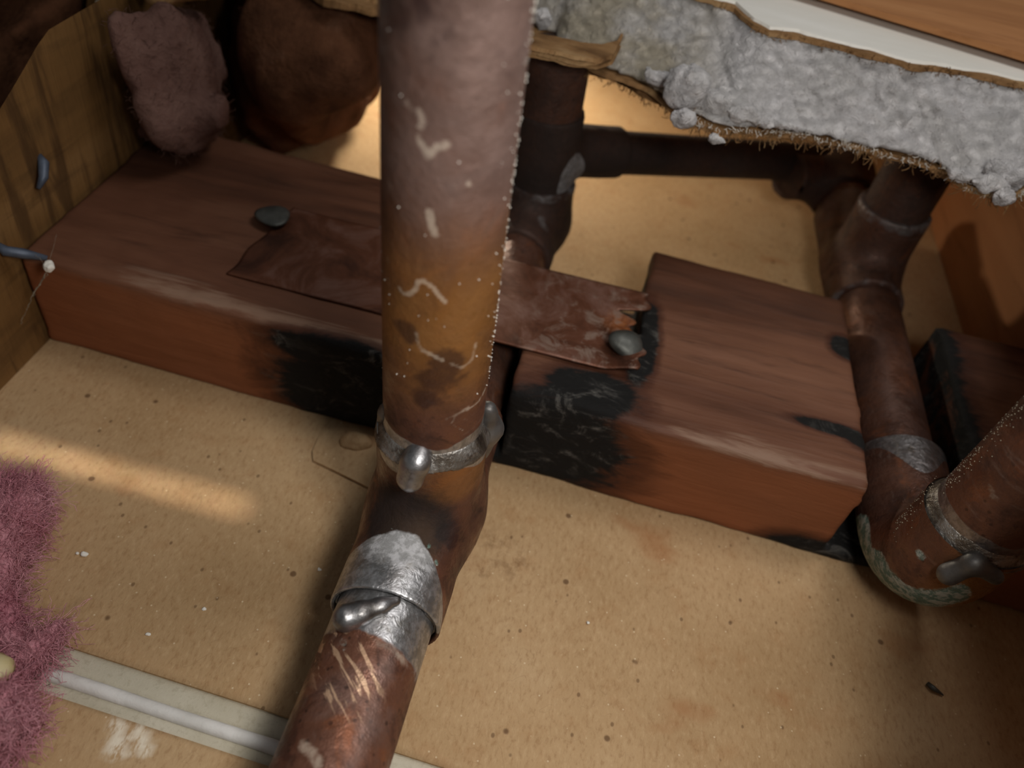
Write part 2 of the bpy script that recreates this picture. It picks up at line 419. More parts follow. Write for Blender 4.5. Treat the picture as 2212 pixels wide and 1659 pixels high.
COPPER = copper('aged_copper'); COPPERD = copper('dull_brown_copper', 0.35); COPPERE = copper('shaded_copper', 0.3)  # tinted copies for far and right pipes: duller solder, shade mixed into colour
t = MT('solder')
n1 = t.noise(14, 5, 0.6); n2 = t.noise(60, 4, 0.7)
c = t.ramp(n1, [(0.3, lin(96, 92, 86)), (0.5, lin(166, 166, 168)), (0.75, lin(196, 196, 200))]); c = t.mix(c, lin(84, 68, 52), t.math('MULTIPLY', t.step(n2, 0.55, 0.75), 0.6))
SOLDER = t.fin(c, t.mixf(0.30, 0.5, n2), 0.95, t.bump(n2, 0.25, 0.0008))
t = MT('flux_stained_solder')
n1 = t.noise(16, 5, 0.65, None, 0.6); n2 = t.noise(70, 4, 0.7)
c = t.ramp(n1, [(0.32, lin(52, 42, 36)), (0.48, lin(116, 108, 98)), (0.62, lin(176, 174, 170)), (0.75, lin(120, 96, 74))]); c = t.mix(c, lin(60, 44, 34), t.math('MULTIPLY', t.step(n2, 0.5, 0.68), 0.7))
FSOLDER = t.fin(c, t.mixf(0.32, 0.6, n2), 0.8, t.bump(n2, 0.5, 0.0012, t.bump(n1, 0.5, 0.002)))
t = MT('dull_solder')
c = t.ramp(t.noise(20, 5, 0.6), [(0.3, lin(78, 76, 74)), (0.7, lin(132, 130, 128))])
DSOLDER = t.fin(c, 0.5, 0.7, t.bump(t.noise(60, 4), 0.3, 0.0008))
t = MT('strap_metal')
n1 = t.noise(9, 6, 0.65, None, 0.9); n2 = t.noise(30, 5, 0.7, None, 0.6)
c = t.ramp(n1, [(0.32, lin(66, 38, 26)), (0.5, lin(108, 66, 46)), (0.66, lin(134, 98, 84)), (0.8, lin(150, 124, 112))])
c = t.mix(c, lin(176, 100, 36), t.math('MULTIPLY', t.attr('rust'), t.step(n2, 0.35, 0.6)))
c = t.mix(c, lin(150, 128, 114), t.math('MULTIPLY', t.math('MULTIPLY', t.attr('ashy'), t.step(n2, 0.48, 0.66)), 0.8))
STRAP = t.fin(c, t.mixf(0.4, 0.6, n2), 0.5, t.bump(n2, 0.3, 0.0008))
t = MT('nail_steel'); c = t.ramp(t.noise(30, 4), [(0.3, lin(66, 67, 63)), (0.7, lin(108, 109, 104))]); NAIL = t.fin(c, 0.5, 0.6, t.bump(t.noise(50, 3), 0.3, 0.0006))
t = MT('blue_nail_coat'); c = t.ramp(t.noise(30, 4), [(0.3, lin(60, 68, 82)), (0.7, lin(100, 110, 126))]); BLUE = t.fin(c, 0.5, 0.3)

# --- gypsum and papers
t = MT('gypsum')
n1 = t.noise(9, 5, 0.6); n2 = t.noise(46, 6, 0.7, t.vec((1, 1, 1.4), (0, 0.5, 0)), 0.6); n3 = t.noise(140, 3, 0.7)
c = t.ramp(n1, [(0.3, lin(216, 213, 210)), (0.6, lin(232, 229, 229)), (0.8, lin(240, 237, 238))])
c = t.mix(c, lin(192, 182, 162), t.math('MULTIPLY', t.attr('dirt'), t.step(n1, 0.3, 0.6)))
c = t.mix(c, lin(166, 158, 148), t.math('MULTIPLY', t.step(n2, 0.55, 0.75), 0.35))
GYP = t.fin(c, 0.9, 0, t.bump(n2, 1.0, 0.004, t.bump(n3, 0.5, 0.0015)), 0.15)
t = MT('brown_torn_paper'); n1 = t.noise(18, 5, 0.65, t.vec((0.4, 1, 1)))
c = t.ramp(n1, [(0.3, lin(92, 66, 42)), (0.5, lin(142, 108, 72)), (0.72, lin(176, 146, 106))])
BPAPER = t.fin(c, 0.85, 0, t.bump(t.noise(60, 4, 0.7, t.vec((0.3, 1, 1))), 0.7, 0.0012), 0.1)
t = MT('white_paint'); n1 = t.noise(10, 4, 0.6, t.vec((0.3, 1, 1)))
c = t.ramp(n1, [(0.3, lin(236, 233, 222)), (0.7, lin(248, 246, 238))]); WHITE = t.fin(c, 0.55, 0, t.bump(t.noise(30, 4), 0.2, 0.001), 0.35)

# --- insulation, webs
def fluff(name, stops, r=0.95):
    t = MT(name); n1 = t.noise(12, 5, 0.65); c = t.ramp(n1, stops)
    return t.fin(c, r, 0, t.bump(t.noise(60, 5, 0.7), 0.8, 0.002), 0.1)
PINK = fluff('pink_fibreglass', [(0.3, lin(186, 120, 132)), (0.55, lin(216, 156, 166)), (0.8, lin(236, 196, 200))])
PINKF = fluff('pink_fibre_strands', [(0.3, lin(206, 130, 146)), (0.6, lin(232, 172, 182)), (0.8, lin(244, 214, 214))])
PINKD = fluff('shaded_pink_fibreglass', [(0.3, lin(92, 64, 56)), (0.7, lin(132, 102, 92))])  # pink lowered towards brown: the far corner's dimness is in the colour
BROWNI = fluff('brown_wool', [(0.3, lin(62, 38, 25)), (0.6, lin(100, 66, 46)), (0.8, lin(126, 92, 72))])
t = MT('cobweb_silk'); WEB = t.fin(lin(150, 140, 122), 0.8, 0, None, 0.2)
t = MT('white_crumb'); CRUMB = t.fin(lin(232, 228, 218), 0.85, 0, t.bump(t.noise(60, 4), 0.6, 0.001), 0.2)
t = MT('pale_wood_tip'); n1 = t.noise(14, 4); CHIP = t.fin(t.ramp(n1, [(0.35, lin(120, 98, 60)), (0.55, lin(206, 190, 140)), (0.75, lin(226, 216, 180))]), 0.7, 0, t.bump(n1, 0.4, 0.001))

# ================================================================== SETTING
# ---- wall_back: two drywall sheets seen from behind, meeting in a taped seam
WB = thing('wall_back', 'tan paper backs of the drywall sheets closing the cavity', None, (0, 0.7, 0)); WB['kind'] = 'structure'
sl = -0.036                                            # the seam runs very slightly askew
ys = lambda x, k: k + sl * (x + 0.36)
def sheet(y0, y1, z0, z1, nx, ny, mat, name, x0=-1.85, x1=1.25, rag=0.0, bul=0.0):
    xs = np.linspace(x0, x1, nx + 1); tt = np.linspace(0, 1, ny + 1)
    X = np.repeat(xs[:, None], ny + 1, 1); A = np.array([y0(x) if callable(y0) else y0 for x in xs]); B = np.array([y1(x) if callable(y1) else y1 for x in xs])
    if rag: A = A + rag * fbm(xs, xs * 0, xs * 0, 40, 3, 3)
    Y = A[:, None] + (B - A)[:, None] * tt[None, :]
    Zt = np.full_like(X, z1) + bul * fbm(X, Y, X * 0, 3.0, 3, 11)
    V = np.concatenate([np.stack([X, Y, Zt], -1).reshape(-1, 3), np.stack([X, Y, np.full_like(X, z0)], -1).reshape(-1, 3)])
    m_ = ny + 1; N = (nx + 1) * m_
    i = np.arange(nx)[:, None] * m_; j = np.arange(ny)[None, :]
    top = np.stack([i + j, i + m_ + j, i + m_ + j + 1, i + j + 1], -1).reshape(-1, 4); F = [top, top[:, ::-1] + N]
    k = np.arange(nx) * m_; F.append(np.stack([k, k + N, k + m_ + N, k + m_], -1)); k = k + ny; F.append(np.stack([k, k + m_, k + m_ + N, k + N], -1))
    k = np.arange(ny); F.append(np.stack([k, k + 1, k + 1 + N, k + N], -1)); k = k + nx * m_; F.append(np.stack([k, k + N, k + 1 + N, k + 1], -1))
    at_ = {}
    ch = np.zeros(len(V)); ml = np.zeros(len(V))
    for (a, b_) in (((255, 1562), (262, 1625)), ((300, 1575), (312, 1622)), ((245, 1600), (247, 1625))):
        d_, _ = seg_d(V[:, 0], V[:, 1], V[:, 2], atz(*a, 0), atz(*b_, 0)); ch = np.maximum(ch, 1 - sstep(0.003, 0.012, d_))
    for (q, rr) in (((1070, 1180), 0.05), ((1110, 1215), 0.05), ((1040, 1240), 0.03)):
        p_ = atz(*q, 0); ml = np.maximum(ml, 0.6 * (1 - sstep(0.0, rr, np.hypot(V[:, 0] - p_[0], V[:, 1] - p_[1]))))
    o = put(name, V, np.concatenate(F), mat, WB, smooth=False, attrs={'chalk': ch, 'mildew': ml})
    for p in o.data.polygons[:len(top)]: p.use_smooth = True
    return o
sheet(lambda x: ys(x, 0.3405), 3.3, -0.06, 0.0, 160, 200, TAN, 'drywall_sheet', bul=0.0015)
sheet(-0.5, lambda x: ys(x, 0.2825), -0.06, 0.0, 300, 110, TAN, 'drywall_sheet', bul=0.0012)
sheet(lambda x: ys(x, 0.3115), lambda x: ys(x, 0.342), -0.06, -0.004, 120, 3, GREYP, 'edge_paper', rag=0.0006)
sheet(lambda x: ys(x, 0.2800), lambda x: ys(x, 0.2965), -0.06, -0.0035, 240, 3, GREYP, 'edge_paper', rag=0.0012)
xs = np.linspace(-1.12, 1.2, 240); bead = np.stack([xs, np.array([ys(x, 0.3045) for x in xs]), np.full_like(xs, -0.004)], 1)
bead[:, 1] += 0.0008 * fbm(xs, xs * 0, xs * 0, 9, 3, 5)
V, F = tube(bead, 0.0088 + 0.0008 * fbm(xs, xs * 0 + 3, xs * 0, 14, 3, 8), 14)
put('joint_compound', V, F, COMPOUND, WB)
# torn paper flap on the board left of the tee
fl = [atz(*q, 0)[:2] for q in ((688, 948), (700, 934), (730, 925), (770, 928), (800, 945), (835, 955), (850, 1075), (808, 1062), (760, 1038), (715, 1016), (677, 998), (675, 978))]
V, F = prism(fl, 0.0003, 0.0045); put('paper_flap', V, F, TAN, WB, smooth=False)
def curlf(x, y, z):
    c_ = atz(768, 952, 0.008); return ell(x, y, z, (c_[0], c_[1], 0.006), (0.026, 0.017, 0.012)) + 0.004 * fbm(x, y, z, 60, 3)
c_ = atz(768, 952, 0.008); V, F = nets(curlf, (c_[0] - .04, c_[1] - .03, 0.001), (c_[0] + .04, c_[1] + .03, 0.03), 0.003)
put('paper_curl', V, F, TAN, WB)

# ---- end closure of the cavity (far)
V, F = boxmesh((-1.15, 3.3, -0.06), (1.25, 3.4, 0.45)); pl = put('wall_far', V, F, STUD2, smooth=False); tag(pl, 'dark timber plate closing the far end of the cavity', None, kind='structure')

# ---- studs
V, F = boxmesh((-1.04, -0.5, 0.001), (-0.843, 3.29, 0.447), 4, 120, 6)
zt = np.maximum(0.02, np.clip(0.387 + 0.45 * (V[:, 1] - 0.875) + 0.008 * fbm(V[:, 1], V[:, 1] * 0, V[:, 1] * 0, 9, 3, 4), 0.33, 0.447) - 1.6 * np.clip(-0.843 - V[:, 0], 0, 1) * sstep(1.5, 1.2, V[:, 1]))
V[:, 2] = 0.001 + (V[:, 2] - 0.001) / 0.446 * (zt - 0.001)
o = put('wall_stud', V, F, STUD, smooth=False); tag(o, 'rough-sawn yellowish stud at the left edge, beside the block end', 'stud')
V, F = boxmesh((0.835, -0.5, 0.001), (1.03, 3.29, 0.447), 1, 40, 4)
o = put('wall_stud', V, F, STUD2, smooth=False); tag(o, 'smooth reddish stud at the right, behind the dark pipe', 'stud')

# ---- wall_front: broken edge of the near drywall
WF = thing('wall_front', 'broken white drywall edge with grey gypsum core above the cavity', None, (0.3, 1.4, 0.45)); WF['kind'] = 'structure'
Z0, Z1 = 0.452, 0.556
eb = np.array([atz(*q, Z0)[:2] for q in ((-200, -150), (150, -70), (700, -50), (860, -40), (1000, 10), (1130, 45), (1195, 75), (1215, 110), (1300, 150), (1400, 190), (1465, 240), (1545, 276), (1700, 285), (1800, 303), (1900, 327), (1990, 345), (2040, 368), (2100, 405), (2180, 430), (2240, 400), (2330, 440), (2420, 520))])
et = np.array([atz(*q, Z1)[:2] for q in ((300, -420), (1000, -180), (1300, -70), (1420, -35), (1510, 2), (1585, 22), (1625, 58), (1660, 76), (1720, 82), (1800, 104), (1880, 124), (1960, 146), (2040, 156), (2120, 172), (2212, 190), (2300, 210), (2400, 250))])
def ipl(P, x): 
    s_ = np.argsort(P[:, 0]); return np.interp(x, P[s_, 0], P[s_, 1])
XL, XR = -0.62, 0.78
def coref(x, y, z):
    tz = np.clip((z - Z0) / (Z1 - Z0), 0, 1)
    yb = ipl(eb, x); yt = ipl(et, x)
    e = yb + (yt - yb) * (tz ** 0.9)
    rough = 0.007 * fbm(x, y * 0.4, z, 30, 3, 2) + 0.0075 * fbm(x + 0.5 * z, y * 0.4, z, 85, 2, 6)
    # big conchoidal step where a slab of gypsum has snapped off (left of x=0.15)
    stepx = 0.012 * sstep(0.150, 0.138, x - 0.10 * (0.5 - tz)) * sstep(0.15, 0.3, tz) * sstep(-0.05, 0.05, x)
    # scored knife lines
    for xk, wd in ((0.235, 0.003), (0.36, 0.0025), (0.45, 0.0025)):
        rough = rough + 0.005 * np.exp(-((x - xk + 0.12 * (tz - 0.5) + 0.01 * vnoise(z * 30, x * 0, x * 0)) / wd) ** 2)
    d = (e + rough + stepx) - y
    return np.maximum(d * 0.8, np.maximum(np.maximum(Z0 - z, z - Z1), np.maximum(XL - x, np.maximum(x - XR, y - 1.95))))
V, F = nets(coref, (XL, 1.05, Z0), (XR, 1.97, Z1), 0.0045)
put('gypsum_core', V, F, GYP, WF, attrs={'dirt': sstep(0.17, 0.05, V[:, 0])})
# painted face paper: brown ragged line, white on top
def strip_plate(name, P, off, rag, z0_, z1_, mat, depth, x0, x1, n, seed, freq=30, zf=None, parent=WF):
    xs = np.linspace(x0, x1, n); y_ = ipl(P, xs) + off + rag * fbm(xs, xs * 0, xs * 0, freq, 4, seed)
    V = []; 
    for k, (yy, zz) in enumerate(((y_, z0_), (y_ + rag * 0.4, z1_), (y_ + depth, z1_), (y_ + depth, z0_))):
        zz = np.full(n, zz) + (zf(xs) if (zf and k < 2) else 0)
        V.append(np.stack([xs, yy, zz], 1))
    V = np.concatenate(V); i = np.arange(n - 1); F = []
    for a, b_ in ((0, 1), (1, 2), (2, 3), (3, 0)):
        F.append(np.stack([a * n + i, a * n + i + 1, b_ * n + i + 1, b_ * n + i], 1)[:, ::-1])
    F = [list(f) for f in np.concatenate(F)] + [[0, n, 2 * n, 3 * n], [n - 1, 4 * n - 1, 3 * n - 1, 2 * n - 1]]
    return put(name, V, F, mat, parent, smooth=False)
strip_plate('face_paper', et, -0.004, 0.010, Z1 - 0.001, Z1 + 0.005, BPAPER, 0.5, -0.2, XR, 420, 21, 26, lambda x: 0.002 * fbm(x, x * 0, x * 0, 40, 3, 9))
strip_plate('paint_coat', et, 0.009, 0.008, Z1 + 0.0045, Z1 + 0.009, WHITE, 0.48, -0.2, XR, 420, 22, 22)
# back paper, torn and brown, hanging off under the core
strip_plate('back_paper', eb, -0.001, 0.012, Z0 - 0.005, Z0 + 0.0005, BPAPER, 0.5, XL, XR, 520, 31, 24, lambda x: -0.004 + 0.004 * fbm(x, x * 0, x * 0, 30, 3, 19))
# the thick peeled strip of layered paper at the left of the edge
pl_ = np.array([atz(*q, Z0 - 0.02)[:2] for q in ((640, -40), (700, 8), (820, 28), (1000, 85), (1150, 125), (1240, 146), (1330, 170), (1390, 205), (1450, 235), (1500, 262))])
strip_plate('peeled_paper', pl_, -0.004, 0.008, Z0 - 0.024, Z0 - 0.012, BPAPER, 0.10, pl_[:, 0].min() + 0.005, pl_[:, 0].max() - 0.002, 300, 41, 45, lambda x: 0.003 * fbm(x, x * 0, x * 0, 26, 3, 4))
strip_plate('peeled_paper', pl_ + np.array([0, 0.022]), 0.0, 0.008, Z0 - 0.012, Z0 - 0.003, BPAPER, 0.10, pl_[:, 0].min() + 0.005, pl_[:, 0].max() - 0.002, 300, 47, 60, lambda x: 0.004 * fbm(x, x * 0, x * 0, 18, 3, 5))
for zz_, dy_, sd_ in ((0.480, 0, 43), (0.487, 9, 44), (0.493, 16, 45)):
    ph_ = np.array([atz(px_, py_ - dy_, zz_)[:2] for px_, py_ in ((900, 62), (1000, 90), (1100, 110), (1160, 122), (1240, 138), (1290, 142), (1325, 132), (1345, 112), (1352, 80))])
    strip_plate('peeled_paper', ph_, -0.002, 0.010, zz_ - 0.004, zz_ + 0.001, BPAPER, 0.06, ph_[:, 0].min() + 0.005, ph_[:, 0].max() - 0.001, 260, sd_, 40, lambda x: 0.005 * fbm(x, x * 0, x * 0, 24, 3, sd_))
# torn tab hanging at the top left
tb = atz(345, -12, Z0)
def tabf(x, y, z):
    return smin(caps(x, y, z, tb + np.array([-0.05, 0.05, 0.006]), tb + np.array([0.0, -0.012, -0.006]), 0.026, 0.012), caps(x, y, z, tb + np.array([0.05, 0.06, 0.006]), tb + np.array([0.005, -0.01, 0]), 0.02, 0.01), 0.02) + 0.006 * fbm(x, y, z, 40, 4)
V, F = nets(tabf, tb - np.array([.10, .06, .04]), tb + np.array([.10, .12, .05]), 0.004); put('torn_tab', V, F, BPAPER, WF)
# fibres along the torn edges
def edge_fibres(P, z, x0, x1, n, ln, seed, mat, dn=(0, -1, -0.7)):
    g = np.random.default_rng(seed); xs = g.uniform(x0, x1, n); ys_ = ipl(P, xs) - 0.004 + g.uniform(-0.004, 0.006, n)
    st = np.stack([xs, ys_, np.full(n, z) + g.uniform(-0.006, 0.004, n)], 1)
    V, F = fibres(st, np.array(dn) + g.normal(size=(n, 3)) * 0.7, g.uniform(0.3, 1.0, n) * ln, 0.8, 0.0006, 4, seed)
    o = put('paper_fibres', V, F, mat, WF); o['kind'] = 'stuff'; return o
edge_fibres(eb, Z0 - 0.003, 0.08, 0.70, 420, 0.024, 5, BPAPER)
edge_fibres(eb, Z0 + 0.002, 0.08, 0.70, 300, 0.012, 8, CRUMB)
edge_fibres(pl_, Z0 - 0.02, -0.45, 0.10, 420, 0.014, 6, BPAPER)
edge_fibres(et, Z1 + 0.002, 0.10, 0.70, 300, 0.010, 7, BPAPER, (0, -1, 0))
# loose gypsum lumps stuck along the broken edge
def chunk(px, py, z, r, seed, sq=(1, 1, 1), mat=GYP, lab=None):
    p = atz(px, py, z); p = p + (CAM - p) * 0.028; r = r * 1.15
    f = lambda x, y, z_: ell(x, y, z_, p, (r * sq[0], r * sq[1], r * sq[2])) + r * 0.45 * fbm(x, y, z_, 0.9 / r, 3, seed) + r * 0.15 * fbm(x, y, z_, 4 / r, 2, seed + 3)
    e = r * max(sq) * 1.6; V, F = nets(f, p - e, p + e, r / 7); o = put('gypsum_chunk', V, F, mat, WF)
    if lab: o['label'] = lab
    return o
for q in ((1485, 190, Z0 + 0.016, 0.028, 3, (1, .9, 1)), (1560, 222, Z0 + 0.006, 0.026, 4, (1.35, .8, .7)), (1608, 246, Z0 + 0.004, 0.017, 5, (1.5, .8, .7)),
          (1478, 256, Z0 - 0.012, 0.015, 6, (1, .8, .8)), (1430, 170, Z0 + 0.008, 0.018, 7, (1.4, .8, .7)), (1640, 262, Z0 - 0.004, 0.011, 8, (2.2, .8, .6)),
          (1700, 272, Z0 - 0.004, 0.009, 9, (2.4, .8, .6)), (2130, 395, Z0 + 0.004, 0.020, 10, (1.5, .8, .6)), (2175, 372, Z0 + 0.012, 0.022, 11, (1.2, .8, .7)),
          (2080, 378, Z0 + 0.002, 0.014, 12, (1.6, .8, .6)), (2170, 425, Z0 - 0.006, 0.014, 13, (1, .9, .8)), (1172, 40, Z0 + 0.02, 0.013, 14, (1, .8, 1)), (1545, 300, Z0 - 0.014, 0.008, 15, (1.4, .8, .8))):
    chunk(*q)
# rest of the near drywall round the hole
for lo, hi in (((0.68, 0.62, Z0), (1.7, 1.12, Z1)), ((XR, 1.12, Z0), (1.7, 3.4, Z1)), ((XL - 1.2, 1.38, Z0), (XL, 3.4, Z1)), ((XL, 1.94, Z0), (XR, 3.4, Z1)), ((-1.8, -0.9, Z0), (-1.0, 1.38, Z1)), ((-1.0, -0.9, Z0), (0.415, -0.42, Z1))):
    V, F = boxmesh(lo, hi); put('drywall_sheet', V, F, WHITE, WF, smooth=False)
V, F = prism([(1.7, 0.62), (0.68, 0.62), (0.66, 0.56), (0.50, 0.545), (0.475, 0.50), (0.445, 0.38), (0.415, 0.24), (0.415, -0.9), (1.7, -0.9)], Z0, Z1); put('drywall_sheet', V, F, WHITE, WF, smooth=False)  # unseen right edge shaped to shade the lower right of the board

# ---- wooden board lying on the near drywall, upper right corner
pz = Z1 + 0.021
a = atz(1760, -4, pz); b_ = atz(2212, 133, pz)
d = (b_ - a)[:2]; d /= np.linalg.norm(d); nrm = np.array([-d[1], d[0]])
A = a[:2] - d * 0.5; B = b_[:2] + d * 0.5
V, F = prism([A, B, B + nrm * 0.7, A + nrm * 0.7], pz, pz + 0.010)
o = put('wood_board', V, F, PANEL, smooth=False); tag(o, 'honey-brown wooden board over the white drywall face, top right corner', 'board')

# ================================================================== BLOCKING
yf = lambda x: 0.790 - 0.025 * x
yk = lambda x: 1.236 - 0.035 * x
HB = 0.184
def blockf(x, y, z):
    e = 0.0025 * fbm(x * 0.25, y, z, 22, 3, 3) + 0.002 * fbm(x, y, z, 18, 3, 8)
    r0 = 0.006
    d = smax(smax(yf(x) - y, y - yk(x), r0), smax(z - HB, -z, r0), 0.016)
    d = np.maximum(d, np.maximum(-0.839 - x, x - 0.832)) + e
    # notch for the main run: narrow at the front, hacked out wide at the back
    jag = 0.006 * fbm(x, y, z, 16, 3, 5)
    n1_ = np.maximum(np.maximum(-0.225 - x, x + 0.056), 0.028 - z)
    n2_ = np.maximum(np.maximum(-0.225 - x, x - 0.118), np.maximum(0.028 - z, 0.985 - y))
    n3_ = np.maximum(np.maximum(0.470 - x, x - 0.640), 0.028 - z)
    nt = np.minimum(np.minimum(n1_, n2_), n3_) + jag
    d = np.maximum(d, -nt)
    # charred bite out of the front top edge right of the main pipe
    bite = caps(x, y, z, (-0.07, 0.775, 0.205), (0.14, 0.765, 0.200), 0.040, 0.020) + 0.01 * fbm(x, y, z, 14, 3, 9)
    d = smax(d, -bite, 0.02)
    burn = ell(x, y, z, (-0.05, 0.77, 0.09), (0.16, 0.020, 0.10)) + 0.006 * fbm(x, y, z, 30, 3, 14)
    return smax(d, -burn, 0.02)
V, F = nets(blockf, (-0.845, 0.74, 0), (0.84, 1.29, HB + 0.01), 0.0058)
x, y, z = V.T
sc_ = np.where(z > HB - 0.012, (y - yf(x)), -(HB - z))      # unrolled: <0 down the front face, >0 back over the top
def spot(cx, cs, rx, rs): return np.clip(1.25 - np.sqrt(((x - cx) / rx) ** 2 + ((sc_ - cs) / rs) ** 2), -1, 1)
char = np.maximum.reduce([spot(-0.29, -0.11, 0.19, 0.12), spot(-0.32, -0.03, 0.16, 0.055), spot(0.01, -0.09, 0.175, 0.155), spot(0.06, 0.04, 0.10, 0.06),
                          spot(0.12, 0.18, 0.035, 0.14), spot(0.475, -0.175, 0.13, 0.055), spot(0.43, 0.10, 0.09, 0.018), spot(0.48, 0.09, 0.05, 0.030), spot(0.46, 0.30, 0.035, 0.035),
                          spot(0.60, 0.2, 0.09, 0.6) * 0.9, spot(-0.22, 0.2, 0.03, 0.3), spot(-0.86, -0.1, 0.03, 0.2) * 0.7])
pale = np.maximum(np.exp(-((sc_ - 0.02) / 0.03) ** 2) * sstep(-0.80, -0.60, x) * sstep(-0.1, -0.25, x), np.exp(-((sc_ - 0.015) / 0.035) ** 2) * sstep(0.12, 0.2, x) * 0.9)
pale = np.maximum(pale, 0.75 * np.exp(-(((x + 0.43 + 0.3 * (sc_ + 0.09)) / 0.03) ** 2)) * sstep(0.0, -0.03, sc_))
orange = np.clip(sstep(0.01, -0.03, sc_) * (0.72 + 0.5 * fbm(x * 0.5, y, z, 7, 3, 2)), 0, 1)  # front face lighter and oranger than the top: its light is partly painted
o = put('wood_block', V, F, BLOCK, attrs={'char': char, 'pale': pale, 'orange': orange})
tag(o, 'reddish timber block across the cavity, notched and charred black around the pipes', 'block')

# ---- metal strap bridging the notch
sx0, sx1 = -0.530, 0.112
yA = lambda x: 0.8745 - 0.012 * x
yB = lambda x: 1.081 - 0.01 * x
def strapf_z(x, y):
    return 0.1875 + 0.003 * np.sin(6 * x + 1) + 0.0035 * fbm(x, y, x * 0, 9, 3, 12) + 0.016 * sstep(0.06, 0.118, x) * sstep(1.0, 0.88, y)
nx, ny = 130, 44
gx = np.linspace(0, 1, nx); gy = np.linspace(0, 1, ny); V = []
for side, dz in ((0, 0.004), (1, 0.0)):
    for u in gx:
        for v_ in gy:
            xr = sx1 + 0.010 * math.sin(v_ * 9) + 0.006 * math.sin(v_ * 31 + 1) - 0.035 * math.exp(-((v_ - 0.70) / 0.06) ** 2)
            xl = sx0 - 0.006 + 0.02 * (v_) + 0.003 * math.sin(v_ * 14)
            x_ = xl + (xr - xl) * u; ya, yb_ = yA(x_), yB(x_)
            V.append((x_, ya + (yb_ - ya) * v_, dz))
V = np.array(V); V[:, 2] += strapf_z(V[:, 0], V[:, 1])
N = nx * ny; i = np.arange(nx - 1)[:, None] * ny; j = np.arange(ny - 1)[None, :]
top = np.stack([i + j, i + ny + j, i + ny + j + 1, i + j + 1], -1).reshape(-1, 4); F = [top, top[:, ::-1] + N]
k = np.arange(nx - 1) * ny; F.append(np.stack([k, k + N, k + ny + N, k + ny], -1)); k = k + ny - 1; F.append(np.stack([k, k + ny, k + ny + N, k + N], -1))
k = np.arange(ny - 1); F.append(np.stack([k, k + 1, k + 1 + N, k + N], -1)); k = k + (nx - 1) * ny; F.append(np.stack([k, k + N, k + 1 + N, k + 1], -1))
rust = np.exp(-((V[:, 0] - 0.088) / 0.03) ** 2 - ((V[:, 1] - 0.985) / 0.025) ** 2)
o = put('metal_strap', V, np.concatenate(F), STRAP, attrs={'rust': rust, 'ashy': sstep(-0.1, 0.0, V[:, 0])}); tag(o, 'thin brown metal strap nailed over the notch in the charred block', 'strap')

# ---- nails
def nail(p, n, r, name, label, mat, ln=0.12, squash=0.010, lens=1.0):
    p = np.array(p, float); d_, u, v_ = frame(n)
    prof = [(0.0001, squash), (r * 0.5, squash * 0.93), (r * 0.85, squash * 0.65), (r, squash * 0.25), (r * 0.95, -0.001), (r * 0.42, -0.003), (r * 0.38, -ln * 0.8), (0.0003, -ln)]
    V = []; n_ = 20
    for (rr, h) in prof:
        for k_ in range(n_):
            a_ = k_ * 2 * math.pi / n_; w_ = rr * (1 + 0.07 * math.sin(3 * a_ + 1))
            V.append(p + d_ * h + u * math.cos(a_) * w_ + v_ * math.sin(a_) * w_ * lens)
    F = [[i_ * n_ + k_, i_ * n_ + (k_ + 1) % n_, (i_ + 1) * n_ + (k_ + 1) % n_, (i_ + 1) * n_ + k_][::-1] for i_ in range(len(prof) - 1) for k_ in range(n_)]
    o = put(name, V, F, mat, origin=p); tag(o, label, 'nail', 'nails in the blocking')
    return o
p = atz(590, 467, 0.198); nail((p[0], p[1], 0.1985), (0.05, 0.0, 1), 0.029, 'nail', 'dull grey nail head at the left end of the strap', NAIL, squash=0.005)
p = atz(1352, 745, 0.205); nail((p[0], p[1], 0.204), (0.30, -0.25, 1), 0.030, 'nail', 'grey nail head at the torn rusty right end of the strap', NAIL, ln=0.05, squash=0.016, lens=0.85)
V, F = tube([(-0.846, 0.925, 0.290), (-0.836, 0.918, 0.283), (-0.828, 0.900, 0.270), (-0.83, 0.885, 0.258)], [0.004, 0.008, 0.007, 0.003], 10)
tag(put('nail', V, F, BLUE), 'bluish bent nail higher up on the rough left stud', 'nail', 'nails in the blocking')
V, F = tube([(-0.850, 0.790, 0.218), (-0.832, 0.788, 0.208), (-0.815, 0.800, 0.200), (-0.79, 0.815, 0.188)], [0.004, 0.008, 0.008, 0.004], 10)
tag(put('nail', V, F, BLUE), 'bluish nail driven slantwise at the left corner of the block', 'nail', 'nails in the blocking')

# ================================================================== PIPEWORK
R = 0.0600; RF = 0.0695
XM, ZM = -0.128, 0.105
PW = thing('copper_pipework', 'aged brown copper pipes with silver soldered tees and elbows', 'pipe', (XM, 0.61, 0.0))
Bd = np.array([-0.031, 0.004, 1.0]); Bd /= np.linalg.norm(Bd); Bo = np.array([-0.1235, 0.612, 0.105])
onB = lambda z_: Bo + Bd * ((z_ - Bo[2]) / Bd[2])
def straight(a, b, r, n=96, step=0.008, attrs=None, mat=COPPER, name='pipe', label=None):
    a = np.array(a, float); b = np.array(b, float); k = max(2, int(np.linalg.norm(b - a) / step))
    V, F = tube(a + (b - a) * np.linspace(0, 1, k)[:, None], r, n)
    o = put(name, V, F, mat, PW, attrs=attrs(V) if attrs else None)
    if label: o['label'] = label
    return o
